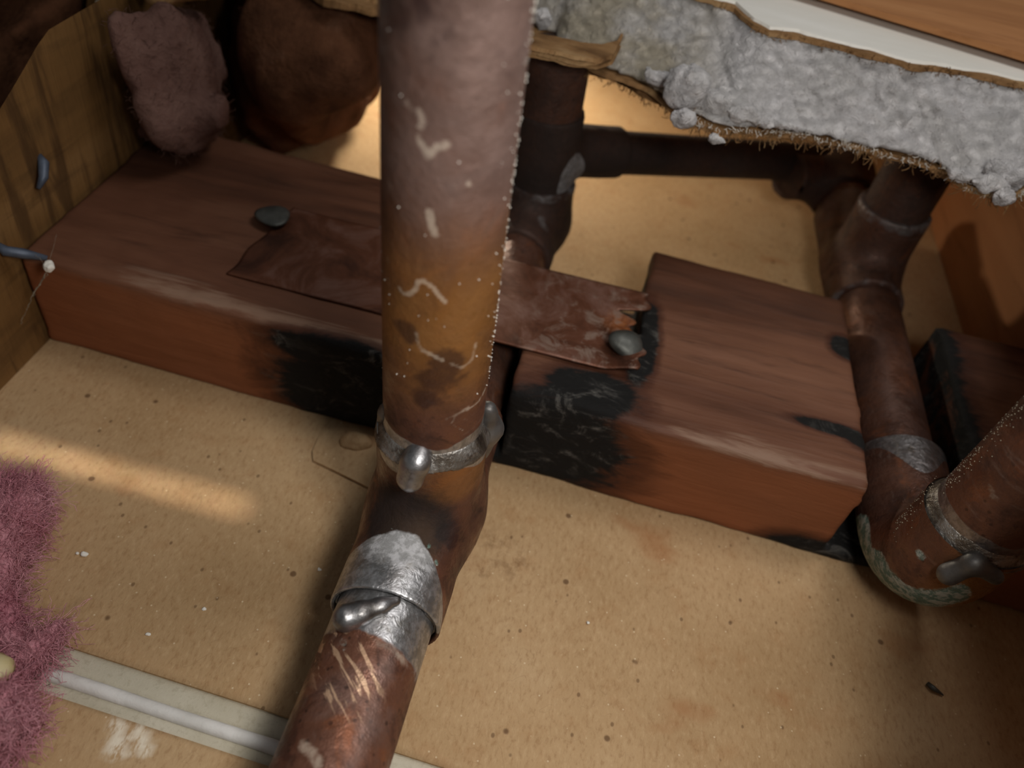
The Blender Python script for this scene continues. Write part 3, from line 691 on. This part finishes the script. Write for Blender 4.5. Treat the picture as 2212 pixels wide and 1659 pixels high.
# --- lower run of the main pipe
def at_low(V):
    x, y, z = V.T; th = np.arctan2(x - XM, z - ZM)        # 0 on top, + to the right
    e = 0.386 - 0.004 * th + 0.006 * fbm(x, y, z, 14, 2, 3)
    sol = 0.5 + (y - e) / 0.05
    d1 = poly_d(V, [oncyl(720, 1390, (XM, 0, ZM), (0, 1, 0), R), oncyl(760, 1480, (XM, 0, ZM), (0, 1, 0), R)])
    scr = 1 - sstep(0.02, 0.045, d1)
    ve = 0.55 * (1 - sstep(0.0, 0.022, poly_d(V, [oncyl(738, 1385, (XM, 0, ZM), (0, 1, 0), R), oncyl(745, 1400, (XM, 0, ZM), (0, 1, 0), R)]))) 
    pl_ = np.maximum(0.75 * (1 - sstep(0.002, 0.012, poly_d(V, [oncyl(655, 1605, (XM, 0, ZM), (0, 1, 0), R), oncyl(690, 1650, (XM, 0, ZM), (0, 1, 0), R)]))), 0.6 * sstep(0.012, 0.0, np.abs(y - e + 0.004)) * sstep(-0.6, 0.2, th))
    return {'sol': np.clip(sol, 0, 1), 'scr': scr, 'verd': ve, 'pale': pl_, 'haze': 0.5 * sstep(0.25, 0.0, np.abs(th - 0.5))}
straight((XM, -0.45, ZM), (XM, 0.52, ZM), R, 160, 0.004, at_low, label='brown copper pipe running out of the bottom of the frame')
# --- tee fitting
YT0, YT1, ZB = 0.438, 0.79, 0.277
top = onB(ZB)
def teef(x, y, z):
    run = cyl(x, y, z, (XM, YT0, ZM), (XM, YT1, ZM), RF)
    br = cyl(x, y, z, (Bo[0], Bo[1], ZM), top, RF - 0.001)
    d = smin(run, br, 0.05)
    d = d + 0.0022 * sstep(0.03, 0.0, y - YT0) * np.sign(0) 
    d = np.maximum(d, YT0 - y)
    d = np.maximum(d, -cyl(x, y, z, (XM, YT0 - 0.05, ZM), (XM, YT0 + 0.045, ZM), 0.0645))
    return d + 0.0006 * fbm(x, y, z, 40, 2)
V, F = nets(teef, (XM - 0.09, YT0 - 0.004, 0.02), (XM + 0.09, YT1 + 0.01, ZB + 0.01), 0.0031)
x, y, z = V.T; th = np.arctan2(x - XM, z - ZM)
e = YT0 + 0.080 - 0.050 * np.clip(th - 0.15, 0, 2) ** 1.3 - 0.022 * np.clip(-th - 0.2, 0, 2)
sol = np.clip(0.5 - (y - e) / 0.04, 0, 1) * (z > ZM - 0.06)
sol = np.maximum(sol, np.clip(0.5 + (z - (ZB - 0.018 + 0.012 * np.sin(3 * np.arctan2(x - top[0], y - top[1])))) / 0.03, 0, 1))
darkening = 1.1 * (1 - sstep(0.02, 0.085, np.sqrt((0.8 * (x - XM + 0.005)) ** 2 + (y - 0.530) ** 2 + (z - 0.18) ** 2)))  # darker round the crotch of the tee
tp = lambda px, py: oncyl(px, py, (XM, 0, ZM), (0, 1, 0), RF)
pale_ = 0.9 * (1 - sstep(0.003, 0.010, poly_d(V, [tp(1005, 1065), tp(1000, 1090), tp(990, 1112), tp(988, 1135)])))
pale_ = np.maximum(pale_, 0.7 * (1 - sstep(0.001, 0.006, poly_d(V, [tp(950, 1140), tp(970, 1146), tp(985, 1152)]))))
verd = np.zeros(len(V))
for q in ((850, 1143), (943, 1215), (890, 1168), (925, 1180)):
    verd = np.maximum(verd, 0.85 * (1 - sstep(0.002, 0.008, np.linalg.norm(V - tp(*q), axis=1))))
blot = 0.8 * (1 - sstep(0.01, 0.035, np.linalg.norm(V - tp(960, 1150), axis=1)))
amb = 0.8 * (1 - sstep(0.02, 0.05, np.linalg.norm(V - tp(880, 1165), axis=1)))
amb = np.maximum(amb, 0.6 * sstep(0.19, 0.22, z) * (x > XM))
TEE = put('tee_fitting', V, F, COPPER, PW, attrs={'sol': sol, 'darkening': darkening, 'pale': pale_, 'verd': verd * 0.9, 'blot': blot, 'amber': amb})
TEE['label'] = 'copper tee fitting with silver tinned rim and dark crotch'
# solder on the tee: fillet, drips and runs
def blobs(name, fn, lo, hi, h, parent, mat=SOLDER, label=None):
    V, F = nets(fn, lo, hi, h); o = put(name, V, F, mat, parent)
    if label: o['label'] = label
    return o
def ring_sdf(x, y, z, c, d, rad, rt, wob, sd):
    d = np.array(d, float) / np.linalg.norm(d); t_ = (x - c[0]) * d[0] + (y - c[1]) * d[1] + (z - c[2]) * d[2]
    qx, qy, qz = x - c[0] - t_ * d[0], y - c[1] - t_ * d[1], z - c[2] - t_ * d[2]
    rr = np.sqrt(qx * qx + qy * qy + qz * qz)
    k_ = 40
    return np.sqrt(((rr - rad) * 1.5) ** 2 + ((t_ - wob * fbm(qx, qy, qz, 10, 2, sd)) * 0.62) ** 2) - rt * (1 + 0.6 * fbm(qx, qy, qz, 18, 3, sd + 2))
def fillet(x, y, z, c, d, h, sd, r0=R, r1=RF):
    d = np.array(d, float) / np.linalg.norm(d); t_ = (x - c[0]) * d[0] + (y - c[1]) * d[1] + (z - c[2]) * d[2]
    qx, qy, qz = x - c[0] - t_ * d[0], y - c[1] - t_ * d[1], z - c[2] - t_ * d[2]
    rr = np.sqrt(qx * qx + qy * qy + qz * qz); hh = h * (1 + 1.0 * fbm(qx, qy, qz, 12, 3, sd))
    k_ = np.clip(1 - (t_ + 0.008) / (hh + 0.008), 0, 1)
    edge = r1 + 0.0008 + 0.0055 * fbm(qx, qy, qz, 17, 3, sd + 4)
    return np.maximum(np.maximum((rr - (r0 - 0.001 + (edge - r0) * k_ ** 0.8)) * 0.7, -0.010 - t_ + 0.006 * fbm(qx, qy, qz, 14, 2, sd + 7)), (t_ - hh) * 0.7)
blobs('solder_ring', lambda x, y, z: fillet(x, y, z, onB(ZB), Bd, 0.012, 3), (top[0] - .09, top[1] - .09, ZB - .03), (top[0] + .09, top[1] + .09, ZB + .03), 0.0024, TEE, FSOLDER, label='silver solder fillet round the upright pipe')
dA = oncyl(908, 972, Bo, Bd, R - 0.004); dB = oncyl(899, 998, Bo, Bd, R + 0.007); dC = oncyl(886, 1033, Bo, Bd, R + 0.014)
def dripf(x, y, z):
    d = smin(caps(x, y, z, dA, dB, 0.0125, 0.0150), caps(x, y, z, dB, dC, 0.0155, 0.0160), 0.012)
    return d + 0.0012 * fbm(x, y, z, 40, 2, 2)
blobs('solder_drip', dripf, dC - np.array([.05, .05, .04]), dA + np.array([.06, .05, .04]), 0.0024, TEE, label='fat shiny solder drip below the fillet')
q1 = oncyl(812, 905, Bo, Bd, R + 0.012); q2 = oncyl(806, 935, Bo, Bd, R + 0.012)
blobs('solder_lump', lambda x, y, z: caps(x, y, z, q1 + np.array([0.006, 0.02, 0]), q2 + np.array([0.006, 0.02, 0]), 0.008, 0.010) + 0.004 * fbm(x, y, z, 60, 3), q2 - 0.05, q1 + 0.06, 0.0024, TEE, DSOLDER)
q1 = top + np.array([0.060, 0.020, 0.028]); q2 = top + np.array([0.062, 0.028, -0.015]); q3 = top + np.array([0.062, 0.030, -0.065])
blobs('solder_run', lambda x, y, z: smin(caps(x, y, z, q1, q2, 0.010, 0.020), caps(x, y, z, q2, q3, 0.020, 0.010), 0.01) + 0.003 * fbm(x, y, z, 40, 3), q3 - 0.05, q1 + 0.05, 0.003, TEE, DSOLDER, 'dull grey solder run on the right side of the tee')
# lower cup: solder bead, gritty gap
P_ = lambda px, py, r_: oncyl(px, py, (XM, 0, ZM), (0, 1, 0), r_)
b1, b2, b3, b4 = P_(748, 1335, R + 0.010), P_(780, 1325, R + 0.007), P_(820, 1310, R + 0.003), P_(855, 1298, R + 0.001)
def beadf(x, y, z):
    d = smin(caps(x, y, z, b1, b2, 0.0165, 0.0125), caps(x, y, z, b2, b3, 0.0125, 0.010), 0.008)
    return smin(d, caps(x, y, z, b3, b4, 0.010, 0.006), 0.008) + 0.0015 * fbm(x, y, z, 45, 2, 5)
blobs('solder_drip', beadf, np.minimum(b1, b4) - 0.04, np.maximum(b1, b4) + 0.04, 0.0024, TEE, label='smooth rounded solder bead below the lower rim')
def gritf(x, y, z):
    return ring_sdf(x, y, z, (XM, YT0 + 0.010, ZM), (0, 1, 0), R + 0.0015, 0.0045, 0.004, 9) + 0.004 * fbm(x, y, z, 90, 2, 3)
blobs('solder_ring', gritf, (XM - .08, YT0 - .02, ZM - .08), (XM + .08, YT0 + .04, ZM + .08), 0.0028, TEE, DSOLDER)
# --- upright branch pipe
def at_up(V):
    x, y, z = V.T; cb = lambda px, py: oncyl(px, py, Bo, Bd, R)
    n_ = 0.5 + 0.5 * fbm(x, y, z, 6, 3, 4)
    amber = sstep(0.34, 0.43, z) * sstep(0.66, 0.50, z) * sstep(-0.07, 0.0, x - Bo[0] + 0.045) * 0.9
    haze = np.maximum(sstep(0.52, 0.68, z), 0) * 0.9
    pal = np.zeros(len(V))
    def pl(pts, w_, s_):
        nonlocal pal
        pal = np.maximum(pal, s_ * (1 - sstep(w_ * 0.25, w_ * 0.85, poly_d(V, [cb(*q) for q in pts]))))
    pl([(862, 622), (870, 634), (885, 636), (898, 625), (902, 610), (915, 606), (935, 620), (950, 640), (962, 652)], 0.0052, 1.0)
    pl([(928, 458), (932, 480), (938, 505)], 0.0085, 1.0)
    pl([(905, 240), (915, 262), (908, 275)], 0.007, 0.8); pl([(905, 300), (925, 335), (945, 318), (965, 312)], 0.008, 0.9); pl([(880, 225), (890, 235)], 0.008, 0.6)
    pl([(1013, 398), (1014, 399)], 0.006, 0.9); pl([(900, 720), (902, 740), (912, 755), (935, 768), (955, 778)], 0.006, 0.75); pl([(975, 785), (998, 795), (1018, 780), (1028, 745)], 0.006, 0.7)
    pl([(965, 905), (995, 890), (1010, 880)], 0.006, 0.7); pl([(1010, 885), (1035, 865), (1048, 840)], 0.005, 0.8); pl([(1000, 930), (975, 915), (980, 905), (1010, 905)], 0.0035, 0.7)
    pl([(845, 290), (855, 350)], 0.012, 0.35); pl([(838, 560), (842, 640)], 0.006, 0.45); pl([(840, 380), (845, 440)], 0.008, 0.3); pl([(980, 400), (975, 450)], 0.008, 0.3)
    blot = np.zeros(len(V))
    for (px, py, r_) in ((955, 820, 0.032), (960, 790, 0.025), (870, 710, 0.02), (920, 860, 0.02)):
        blot = np.maximum(blot, 0.85 * (1 - sstep(r_ * 0.2, r_ * 1.5, np.linalg.norm(V - cb(px, py), axis=1))))
    blot = np.maximum(blot, 0.35 * sstep(0.66, 0.74, z))
    sol = 0.62 * sstep(0.316, 0.296, z + 0.012 * fbm(x, y, z, 20, 2, 6) - 0.010 * sstep(0.0, 0.05, x - Bo[0]))
    return {'amber': amber, 'haze': haze, 'pale': pal, 'blot': blot, 'sol': sol}
UP = straight(onB(0.22), onB(1.12), R, 192, 0.0036, at_up, label='upright copper pipe with amber heat tint and white flux smears')
# dust grains on the sides of the upright pipe
pos = []
for i in range(330):
    zz = rng.uniform(0.36, 0.80); a_ = rng.normal(0.30, 0.30) if i < 240 else rng.uniform(0, 6.28)
    d_, u_, v_ = np.array(Bd), np.array([1.0, 0, 0.031]), np.array([0, 1.0, -0.004])
    pos.append((onB(zz) + (u_ * math.cos(a_) + v_ * math.sin(a_)) * (R + 0.0004), rng.uniform(0.0005, 0.0012)))
def grains(pos):
    o8 = np.array([(1,0,0),(-1,0,0),(0,1,0),(0,-1,0),(0,0,1),(0,0,-1)], float); f8 = np.array([(0,2,4),(2,1,4),(1,3,4),(3,0,4),(2,0,5),(1,2,5),(3,1,5),(0,3,5)])
    V = np.concatenate([p_ + o8 * r_ for p_, r_ in pos]); F = np.concatenate([f8 + 6 * k_ for k_ in range(len(pos))]); return V, F
V, F = grains(pos); o = put('dust_grains', V, F, CRUMB, UP); o['kind'] = 'stuff'

# --- main run carried on under the strap to the second tee
YR = 1.345
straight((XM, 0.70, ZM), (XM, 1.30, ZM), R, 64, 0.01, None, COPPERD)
XR_, RZ = -0.121, 0.19
def tee2f(x, y, z):
    d = smin(cyl(x, y, z, (XM, 1.20, ZM), (XM, YR + 0.03, ZM), RF), cyl(x, y, z, (XR_, YR, ZM), (XR_, YR, 0.205), RF), 0.04)
    d = smin(d, ell(x, y, z, (XR_, YR, ZM - 0.005), (0.07, 0.08, 0.07)), 0.02)
    return d + 0.001 * fbm(x, y, z, 30, 2)
V, F = nets(tee2f, (XM - .09, 1.19, 0.02), (XM + .09, YR + .12, 0.215), 0.0045)
x, y, z = V.T
T2 = put('elbow_fitting', V, F, COPPERD, PW, attrs={'sol': np.maximum(0.5 * sstep(0.175, 0.195, z), 0.5 * (1 - sstep(0.02, 0.05, np.linalg.norm(V - np.array([XM + 0.03, 1.26, 0.15]), axis=1)))), 'darkening': 0.7 * sstep(0.0, 0.1, z)}); T2['label'] = 'dark elbow behind the strap, smeared with grey solder'
straight((XR_, YR, 0.12), (XR_ - 0.012, YR + 0.002, 0.455), R, 64, 0.01, lambda V: {'darkening': 0.55 * np.ones(len(V))}, COPPERD, label='dark riser half hidden behind the upright pipe')
# side outlet, then the small horizontal pipe
hA = np.array([XR_, YR + 0.02, 0.255]); hB = np.array([0.525, 1.835, 0.135]); hd = (hB - hA) / np.linalg.norm(hB - hA)
RH = 0.0425
def tee3f(x, y, z):
    d = smin(cyl(x, y, z, (XR_ - 0.002, YR, 0.15), (XR_ - 0.005, YR, 0.345), R + 0.0035), cyl(x, y, z, hA, hA + hd * 0.165, RH + 0.008), 0.03)
    return d + 0.001 * fbm(x, y, z, 30, 2)
V, F = nets(tee3f, (XR_ - .09, YR - .09, 0.16), (XR_ + .20, YR + .20, 0.355), 0.0045)
sol_ = 0.85 * (1 - sstep(0.02, 0.06, np.linalg.norm((V - np.array([XR_ + 0.065, YR - 0.02, 0.22])) * np.array([1, 1, 0.6]), axis=1)))
o = put('tee_fitting', V, F, COPPERD, PW, attrs={'darkening': 0.9 * np.ones(len(V)), 'sol': sol_}); o['label'] = 'shaded side outlet tee on the dark riser'  # shade of the backlit tee put into the colour
straight(hA + hd * 0.10, hB, RH, 48, 0.01, lambda V: {'darkening': 0.85 * np.ones(len(V))}, COPPERD, label='thin shaded pipe crossing behind the block')  # backlit shade painted along the whole pipe
# --- right-hand run
XQ, ZQ = 0.558, 0.108
YE = 0.700
def at_r(V):
    return {'darkening': 0.25 * np.ones(len(V)), 'haze': 0.4 * sstep(0.3, 0.0, np.abs(np.arctan2(V[:, 0] - XQ, V[:, 2] - ZQ) + 0.4))}
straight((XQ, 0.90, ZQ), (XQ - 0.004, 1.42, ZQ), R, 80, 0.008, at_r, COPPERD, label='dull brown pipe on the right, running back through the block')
YG = 1.47
def tee4f(x, y, z):
    d = smin(cyl(x, y, z, (XQ - 0.004, 1.315, ZQ), (XQ - 0.010, 1.66, ZQ), RF), cyl(x, y, z, (XQ - 0.004, YG - 0.03, ZQ), (XQ - 0.004, YG - 0.03, 0.265), RF), 0.04)
    return d + 0.001 * fbm(x, y, z, 30, 2)
V, F = nets(tee4f, (XQ - .10, 1.30, 0.02), (XQ + .10, 1.68, 0.28), 0.0048)
x, y, z = V.T
o = put('tee_fitting', V, F, COPPERD, PW, attrs={'sol': np.maximum(0.5 * sstep(0.23, 0.25, z), 0.49 * np.maximum(sstep(1.335, 1.32, y), 0)), 'darkening': 0.5 * np.ones(len(V)), 'haze': 0.8 * sstep(1.48, 1.52, y)}); o['label'] = 'dark tee on the right run, beyond the block'
straight((XQ - 0.004, YG - 0.03, 0.16), (XQ - 0.002, YG - 0.03, 0.455), R, 64, 0.01, lambda V: {'darkening': 0.6 * np.ones(len(V))}, COPPERD, label='short dark riser at the right, under the broken drywall')  # riser's shade painted into its colour
straight((XQ - 0.010, 1.60, ZQ), (XQ - 0.014, 1.74, ZQ + 0.006), R, 64, 0.01, lambda V: {'darkening': 0.35 * np.ones(len(V))}, COPPERD)
def elb2(x, y, z):
    c_ = np.array([XQ - 0.014, 1.80, ZQ + 0.012])
    d = smin(cyl(x, y, z, (XQ - 0.012, 1.70, ZQ + 0.006), c_, RF - 0.002), cyl(x, y, z, c_, c_ - hd * 0.18, RH + 0.009), 0.05)
    return smin(d, ell(x, y, z, c_, (0.068, 0.068, 0.068)), 0.02)
V, F = nets(elb2, (0.33, 1.66, 0.02), (0.64, 1.89, 0.24), 0.005)
o = put('elbow_fitting', V, F, COPPERD, PW, attrs={'darkening': 0.7 * np.ones(len(V))}); o['label'] = 'dark reducing elbow where the thin pipe meets the right run'
# --- near right elbow and the pipe rising from it
E0 = np.array([XQ + 0.004, YE + 0.215, ZQ]); RB = 0.095
path = [E0]
yc = YE + RB; zc = ZQ + RB
for a_ in np.linspace(0, math.pi / 2, 16):
    path.append(np.array([XQ + 0.004, yc - RB * math.sin(a_), zc - RB * math.cos(a_)]))
Qd = np.array([0.02, -0.01, 1.0]); Qd /= np.linalg.norm(Qd); Qo = path[-1]
path.append(Qo + Qd * 0.055)
path = np.array(path)
dense = []
for a_, c_ in zip(path[:-1], path[1:]):
    k_ = max(1, int(np.linalg.norm(c_ - a_) / 0.006)); dense += [a_ + (c_ - a_) * i_ / k_ for i_ in range(k_)]
dense = np.array(dense + [path[-1]])
V, F = tube(dense, RF, 96)
x, y, z = V.T
outer = np.sqrt((y - yc) ** 2 + (z - zc) ** 2)
vE = lambda pts, w_: 1 - sstep(w_ * 0.3, w_, poly_d(V, pts))
sol = np.maximum(sstep(E0[1] - 0.055, E0[1] - 0.035, y + 0.03 * np.cos(3 * (x - XQ) / 0.06)) * 0.9, 0)
verd = np.zeros(len(V)); pal = np.zeros(len(V))
left = sstep(-0.02, -0.055, x - XQ)
pr = (V - CAM) @ RC.T; qx_ = pr[:, 0] / pr[:, 2] * FPX + PP[0]; qy_ = pr[:, 1] / pr[:, 2] * FPX + PP[1]
axp = dense[np.argmin(((V[:, None, :] - dense[None, :, :]) ** 2).sum(-1), axis=1)]
fr_ = ((CAM - V) * (V - axp)).sum(1) > -0.004
Z_ = np.zeros(len(V)); Q2 = np.stack([qx_, qy_, Z_], 1)
for pts, w_, a_ in (([(1862, 1125), (1866, 1180), (1884, 1230), (1920, 1275)], 24, 1.0), ([(1890, 1200), (1912, 1240), (1945, 1275)], 26, 0.85), ([(1930, 1275), (1975, 1290), (2025, 1293), (2080, 1280)], 32, 0.85), ([(1985, 1195), (1990, 1205)], 16, 0.75)):
    verd = np.maximum(verd, a_ * fr_ * (1 - sstep(w_ * 0.4, w_, poly_d(Q2, [(p_[0], p_[1], 0) for p_ in pts]))))
ELB = put('elbow_fitting', V, F, COPPERE, PW, attrs={'sol': sol, 'verd': verd, 'darkening': 0.25 * np.ones(len(V)), 'amber': 0.9 * sstep(0.80, 0.74, y) * sstep(-0.05, 0.0, x - XQ)})
ELB['label'] = 'big copper elbow at the right edge, crusted with pale verdigris'
QT = Qo + Qd * 0.055
def at_q(V):
    return {'pale': 0.6 * (1 - sstep(0.001, 0.010, poly_d(V, [oncyl(2150, 1075, Qo, Qd, R), oncyl(2140, 1050, Qo, Qd, R)]))), 'sol': 0.7 * sstep(QT[2] + 0.05, QT[2] + 0.03, V[:, 2] + 0.02 * fbm(V[:, 0], V[:, 1], V[:, 2], 16, 2, 4)), 'darkening': 0.2 * np.ones(len(V))}
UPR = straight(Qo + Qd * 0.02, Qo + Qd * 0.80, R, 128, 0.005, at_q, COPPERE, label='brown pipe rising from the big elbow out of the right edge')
blobs('solder_ring', lambda x, y, z: fillet(x, y, z, QT, Qd, 0.014, 7), QT - 0.1, QT + 0.1, 0.0028, ELB, FSOLDER, label='grey solder ring on the right elbow')
g1 = QT + np.array([-0.02, -0.070, 0.0]); g2 = QT + np.array([-0.035, -0.072, -0.03]); g3 = QT + np.array([0.01, -0.074, -0.01])
blobs('solder_drip', lambda x, y, z: smin(caps(x, y, z, g1, g2, 0.012, 0.014), caps(x, y, z, g1, g3, 0.012, 0.010), 0.01), g2 - 0.05, g3 + 0.05, 0.003, ELB, DSOLDER, label='rounded solder drip under the ring of the right elbow')
pos = []
for i in range(420):
    a_ = rng.normal(math.pi - 0.25, 0.16); tt_ = rng.uniform(-0.02, 0.45)
    pos.append((Qo + Qd * tt_ + np.array([math.cos(a_), math.sin(a_), 0]) * ((R if tt_ > 0.08 else RF) + 0.0004), rng.uniform(0.0004, 0.0011)))
V, F = grains(pos); o = put('dust_grains', V, F, WEB, UPR); o['kind'] = 'stuff'

# ================================================================== INSULATION
def fluffy(name, label, fn, lo, hi, h, mat, fmat, nf, ln, seed, origin, group=None, fr=0.00036):
    T = thing(name, label, 'insulation', origin, group)
    V, F = nets(fn, lo, hi, h); put('wool_body', V, F, mat, T)
    g = np.random.default_rng(seed); k_ = g.integers(0, len(V), nf); c_ = V.mean(0)
    V2, F2 = fibres(V[k_], (V[k_] - c_) + g.normal(size=(nf, 3)) * 0.05, g.uniform(0.3, 1, nf) * ln, 1.2, fr, 6, seed)
    o = put('wool_fibres', V2, F2, fmat, T); o['kind'] = 'stuff'
    return T
# pink tuft at the lower left, lying over the seam
c1 = atz(-35, 1180, 0.05); c2 = atz(70, 1400, 0.03); c3 = atz(125, 1345, 0.03); c4 = atz(-10, 1560, 0.06)
def tuft(x, y, z):
    d = smin(ell(x, y, z, c1, (0.055, 0.11, 0.06)), caps(x, y, z, (c1 + c2) / 2 + np.array([-0.02, 0, 0]), c2 + np.array([-0.01, -0.02, -0.01]), 0.03, 0.026), 0.03)
    d = smin(d, caps(x, y, z, c2, c3, 0.026, 0.009), 0.012)
    d = smin(d, ell(x, y, z, c4, (0.035, 0.05, 0.05)), 0.03)
    d = d + 0.007 + 0.014 * fbm(x, y, z, 22, 4, 3)
    return np.maximum(d, 0.001 - z)
fluffy('pink_insulation', 'pink fibreglass tuft at the lower left corner, over the seam', tuft, (-0.82, 0.12, 0.0), (-0.42, 0.62, 0.16), 0.005, PINK, PINKF, 12000, 0.05, 3, (c2[0], c2[1], 0.0))
# pale stub sticking out of the tuft
pt = atz(2, 1452, 0.07)
V, F = tube([pt + np.array([-0.09, -0.02, -0.055]), pt + np.array([-0.04, -0.01, -0.012]), pt + np.array([-0.008, 0, 0.0]), pt + np.array([0.004, 0.001, 0.003]), pt + np.array([0.009, 0.001, 0.004])], [0.018, 0.019, 0.019, 0.015, 0.006], 14, rfun=lambda i_, th_: 1 + 0.12 * np.sin(2 * th_ + i_))
tag(put('wood_stub', V, F, CHIP), 'pale yellow stub poking out of the pink tuft at the left edge', 'stub')
# dark batt added to fill the shaded next bay, beyond the left stud
fluffy('brown_insulation', 'added dark wool batt filling the shaded bay beyond the left stud, top left corner', lambda x, y, z: box(x, y, z, (-1.75, 0.3, 0.02), (-1.07, 3.0, 0.33)) + 0.03 * fbm(x, y, z, 9, 3, 8), (-1.8, 0.25, 0.002), (-1.045, 3.05, 0.40), 0.016, BROWNI, BROWNI, 300, 0.03, 9, (-1.4, 1.2, 0.0))
# far-left pink batt, its shade put into the colour, and brown lump
f1 = atz(345, 190, 0.33)
def batt(x, y, z):
    d = smin(ell(x, y, z, f1 + np.array([0, 0.05, 0.00]), (0.055, 0.11, 0.12)), caps(x, y, z, f1 + np.array([0, 0, -0.05]), atz(318, 285, 0.235), 0.055, 0.012), 0.05)
    d = smin(d, caps(x, y, z, f1 + np.array([0.06, 0.03, -0.05]), atz(420, 255, 0.24), 0.04, 0.018), 0.03)
    return d + 0.03 * fbm(x * 1.6, y, z * 0.6, 11, 4, 6) + 0.01 * np.sin(60 * (x + 0.3 * z))
fluffy('pink_insulation', 'dim pink insulation hanging behind the left end of the block', batt, f1 - np.array([.18, .20, .18]), f1 + np.array([.2, .26, .16]), 0.0075, PINKD, PINKD, 900, 0.02, 5, (f1[0], f1[1], 0.0))
l1 = atz(640, 150, 0.30); l2 = atz(770, 90, 0.30)
def lump(x, y, z):
    d = smin(ell(x, y, z, l1 + np.array([0, 0.06, 0.0]), (0.125, 0.13, 0.125)), ell(x, y, z, l2 + np.array([0.06, 0.10, 0.04]), (0.22, 0.15, 0.10)), 0.05)
    d = smin(d, ell(x, y, z, (-0.70, 1.68, 0.24), (0.14, 0.30, 0.24)), 0.05)  # extra mass added to block the lamp at far left
    fold = 0.02 * np.sin(26 * (x + 0.4 * z) + 3 * fbm(x, y, z, 5, 2, 3))
    return d + fold * 0.6 + 0.02 * fbm(x, y, z, 10, 4, 9)
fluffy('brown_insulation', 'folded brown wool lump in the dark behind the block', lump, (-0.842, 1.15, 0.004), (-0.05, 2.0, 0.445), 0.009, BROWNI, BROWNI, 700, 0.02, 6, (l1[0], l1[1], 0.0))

# ================================================================== SMALL THINGS
def web(label, runs, beads, origin, seed):
    T = thing('cobweb', label, 'cobweb', origin); g = np.random.default_rng(seed)
    for (p0, p1, r_, wob) in runs:
        k_ = 26; tt_ = np.linspace(0, 1, k_)[:, None]; P = p0 + (p1 - p0) * tt_
        P = P + np.stack([fbm(tt_[:, 0] * 9, tt_[:, 0] * 0 + a_, tt_[:, 0] * 0, 1, 3, seed + a_) for a_ in range(3)], 1) * wob
        P[0] = p0; P[-1] = p1
        V, F = tube(P, r_ * (0.3 + 0.4 * g.random(k_)), 5); put('silk_strand', V, F, WEB, T)
    for (p, r_) in beads:
        f = lambda x, y, z: ell(x, y, z, p, (r_, r_, r_)) + r_ * 0.4 * fbm(x, y, z, 1.2 / r_, 3, seed)
        V, F = nets(f, p - 1.7 * r_, p + 1.7 * r_, r_ / 5); put('caught_crumb', V, F, CRUMB, T)
    return T
pA = np.array([-0.838, 0.80, 0.20])
web('dusty cobweb with a white crumb at the left end of the block', [(atz(122, 505, 0.20), atz(105, 576, 0.20), 0.0004, 0.002), (atz(105, 576, 0.20), atz(60, 660, 0.12), 0.0014, 0.004), (atz(60, 660, 0.12), atz(45, 700, 0.08), 0.0008, 0.004), (atz(100, 590, 0.19), atz(70, 640, 0.14), 0.0008, 0.008), (atz(75, 550, 0.2), atz(105, 576, 0.20), 0.0004, 0.003)], [(atz(105, 576, 0.20), 0.0085)], (-0.76, 0.80, 0.0), 2)
web('dusty strand of cobweb hanging down the left stud at the top', [(atz(216, -20, 0.42), atz(185, 85, 0.38), 0.0018, 0.004), (atz(185, 85, 0.38), atz(150, 165, 0.33), 0.0012, 0.003), (atz(212, -10, 0.42), atz(196, 45, 0.40), 0.0016, 0.008)], [(atz(181, 84, 0.38), 0.004), (atz(156, 135, 0.35), 0.003)], (-0.8, 1.1, 0.0), 6)
CL = ['white plaster crumb at the edge of the pink tuft', 'largest white plaster crumb, right of the pink tuft', 'small white crumb touching the largest crumb by the pink tuft',
      'white crumb above the pale seam, left of the copper pipe', 'lone white crumb on the tan board right of the lower pipe', 'white crumb just left of the silver-rimmed tee', 'white crumb midway between the light streak and the seam']
for k_, (px, py, r_) in enumerate(((62, 1175, 0.0035), (183, 1197, 0.0050), (168, 1195, 0.0028), (320, 1370, 0.003), (1270, 1345, 0.003), (690, 1230, 0.003), (440, 1315, 0.0032))):
    p = atz(px, py, r_ * 0.5)
    f = lambda x, y, z: np.maximum(ell(x, y, z, p, (r_, r_ * 0.8, r_ * 0.7)) + r_ * 0.35 * fbm(x, y, z, 1.2 / r_, 2, k_), -z)
    V, F = nets(f, p - 1.6 * r_, p + 1.6 * r_, r_ / 4)
    tag(put('plaster_crumb', V, F, CRUMB), CL[k_], 'crumb', 'plaster crumbs on the board')
V, F = tube([atz(2003, 1476, 0.003), atz(2015, 1486, 0.005), atz(2038, 1502, 0.002)], [0.003, 0.004, 0.001], 8)
tag(put('char_splinter', V, F, NAIL), 'tiny dark splinter on the shaded tan paper at lower right', 'splinter')
for o in bpy.data.objects:
    if '_o' in o: del o['_o']
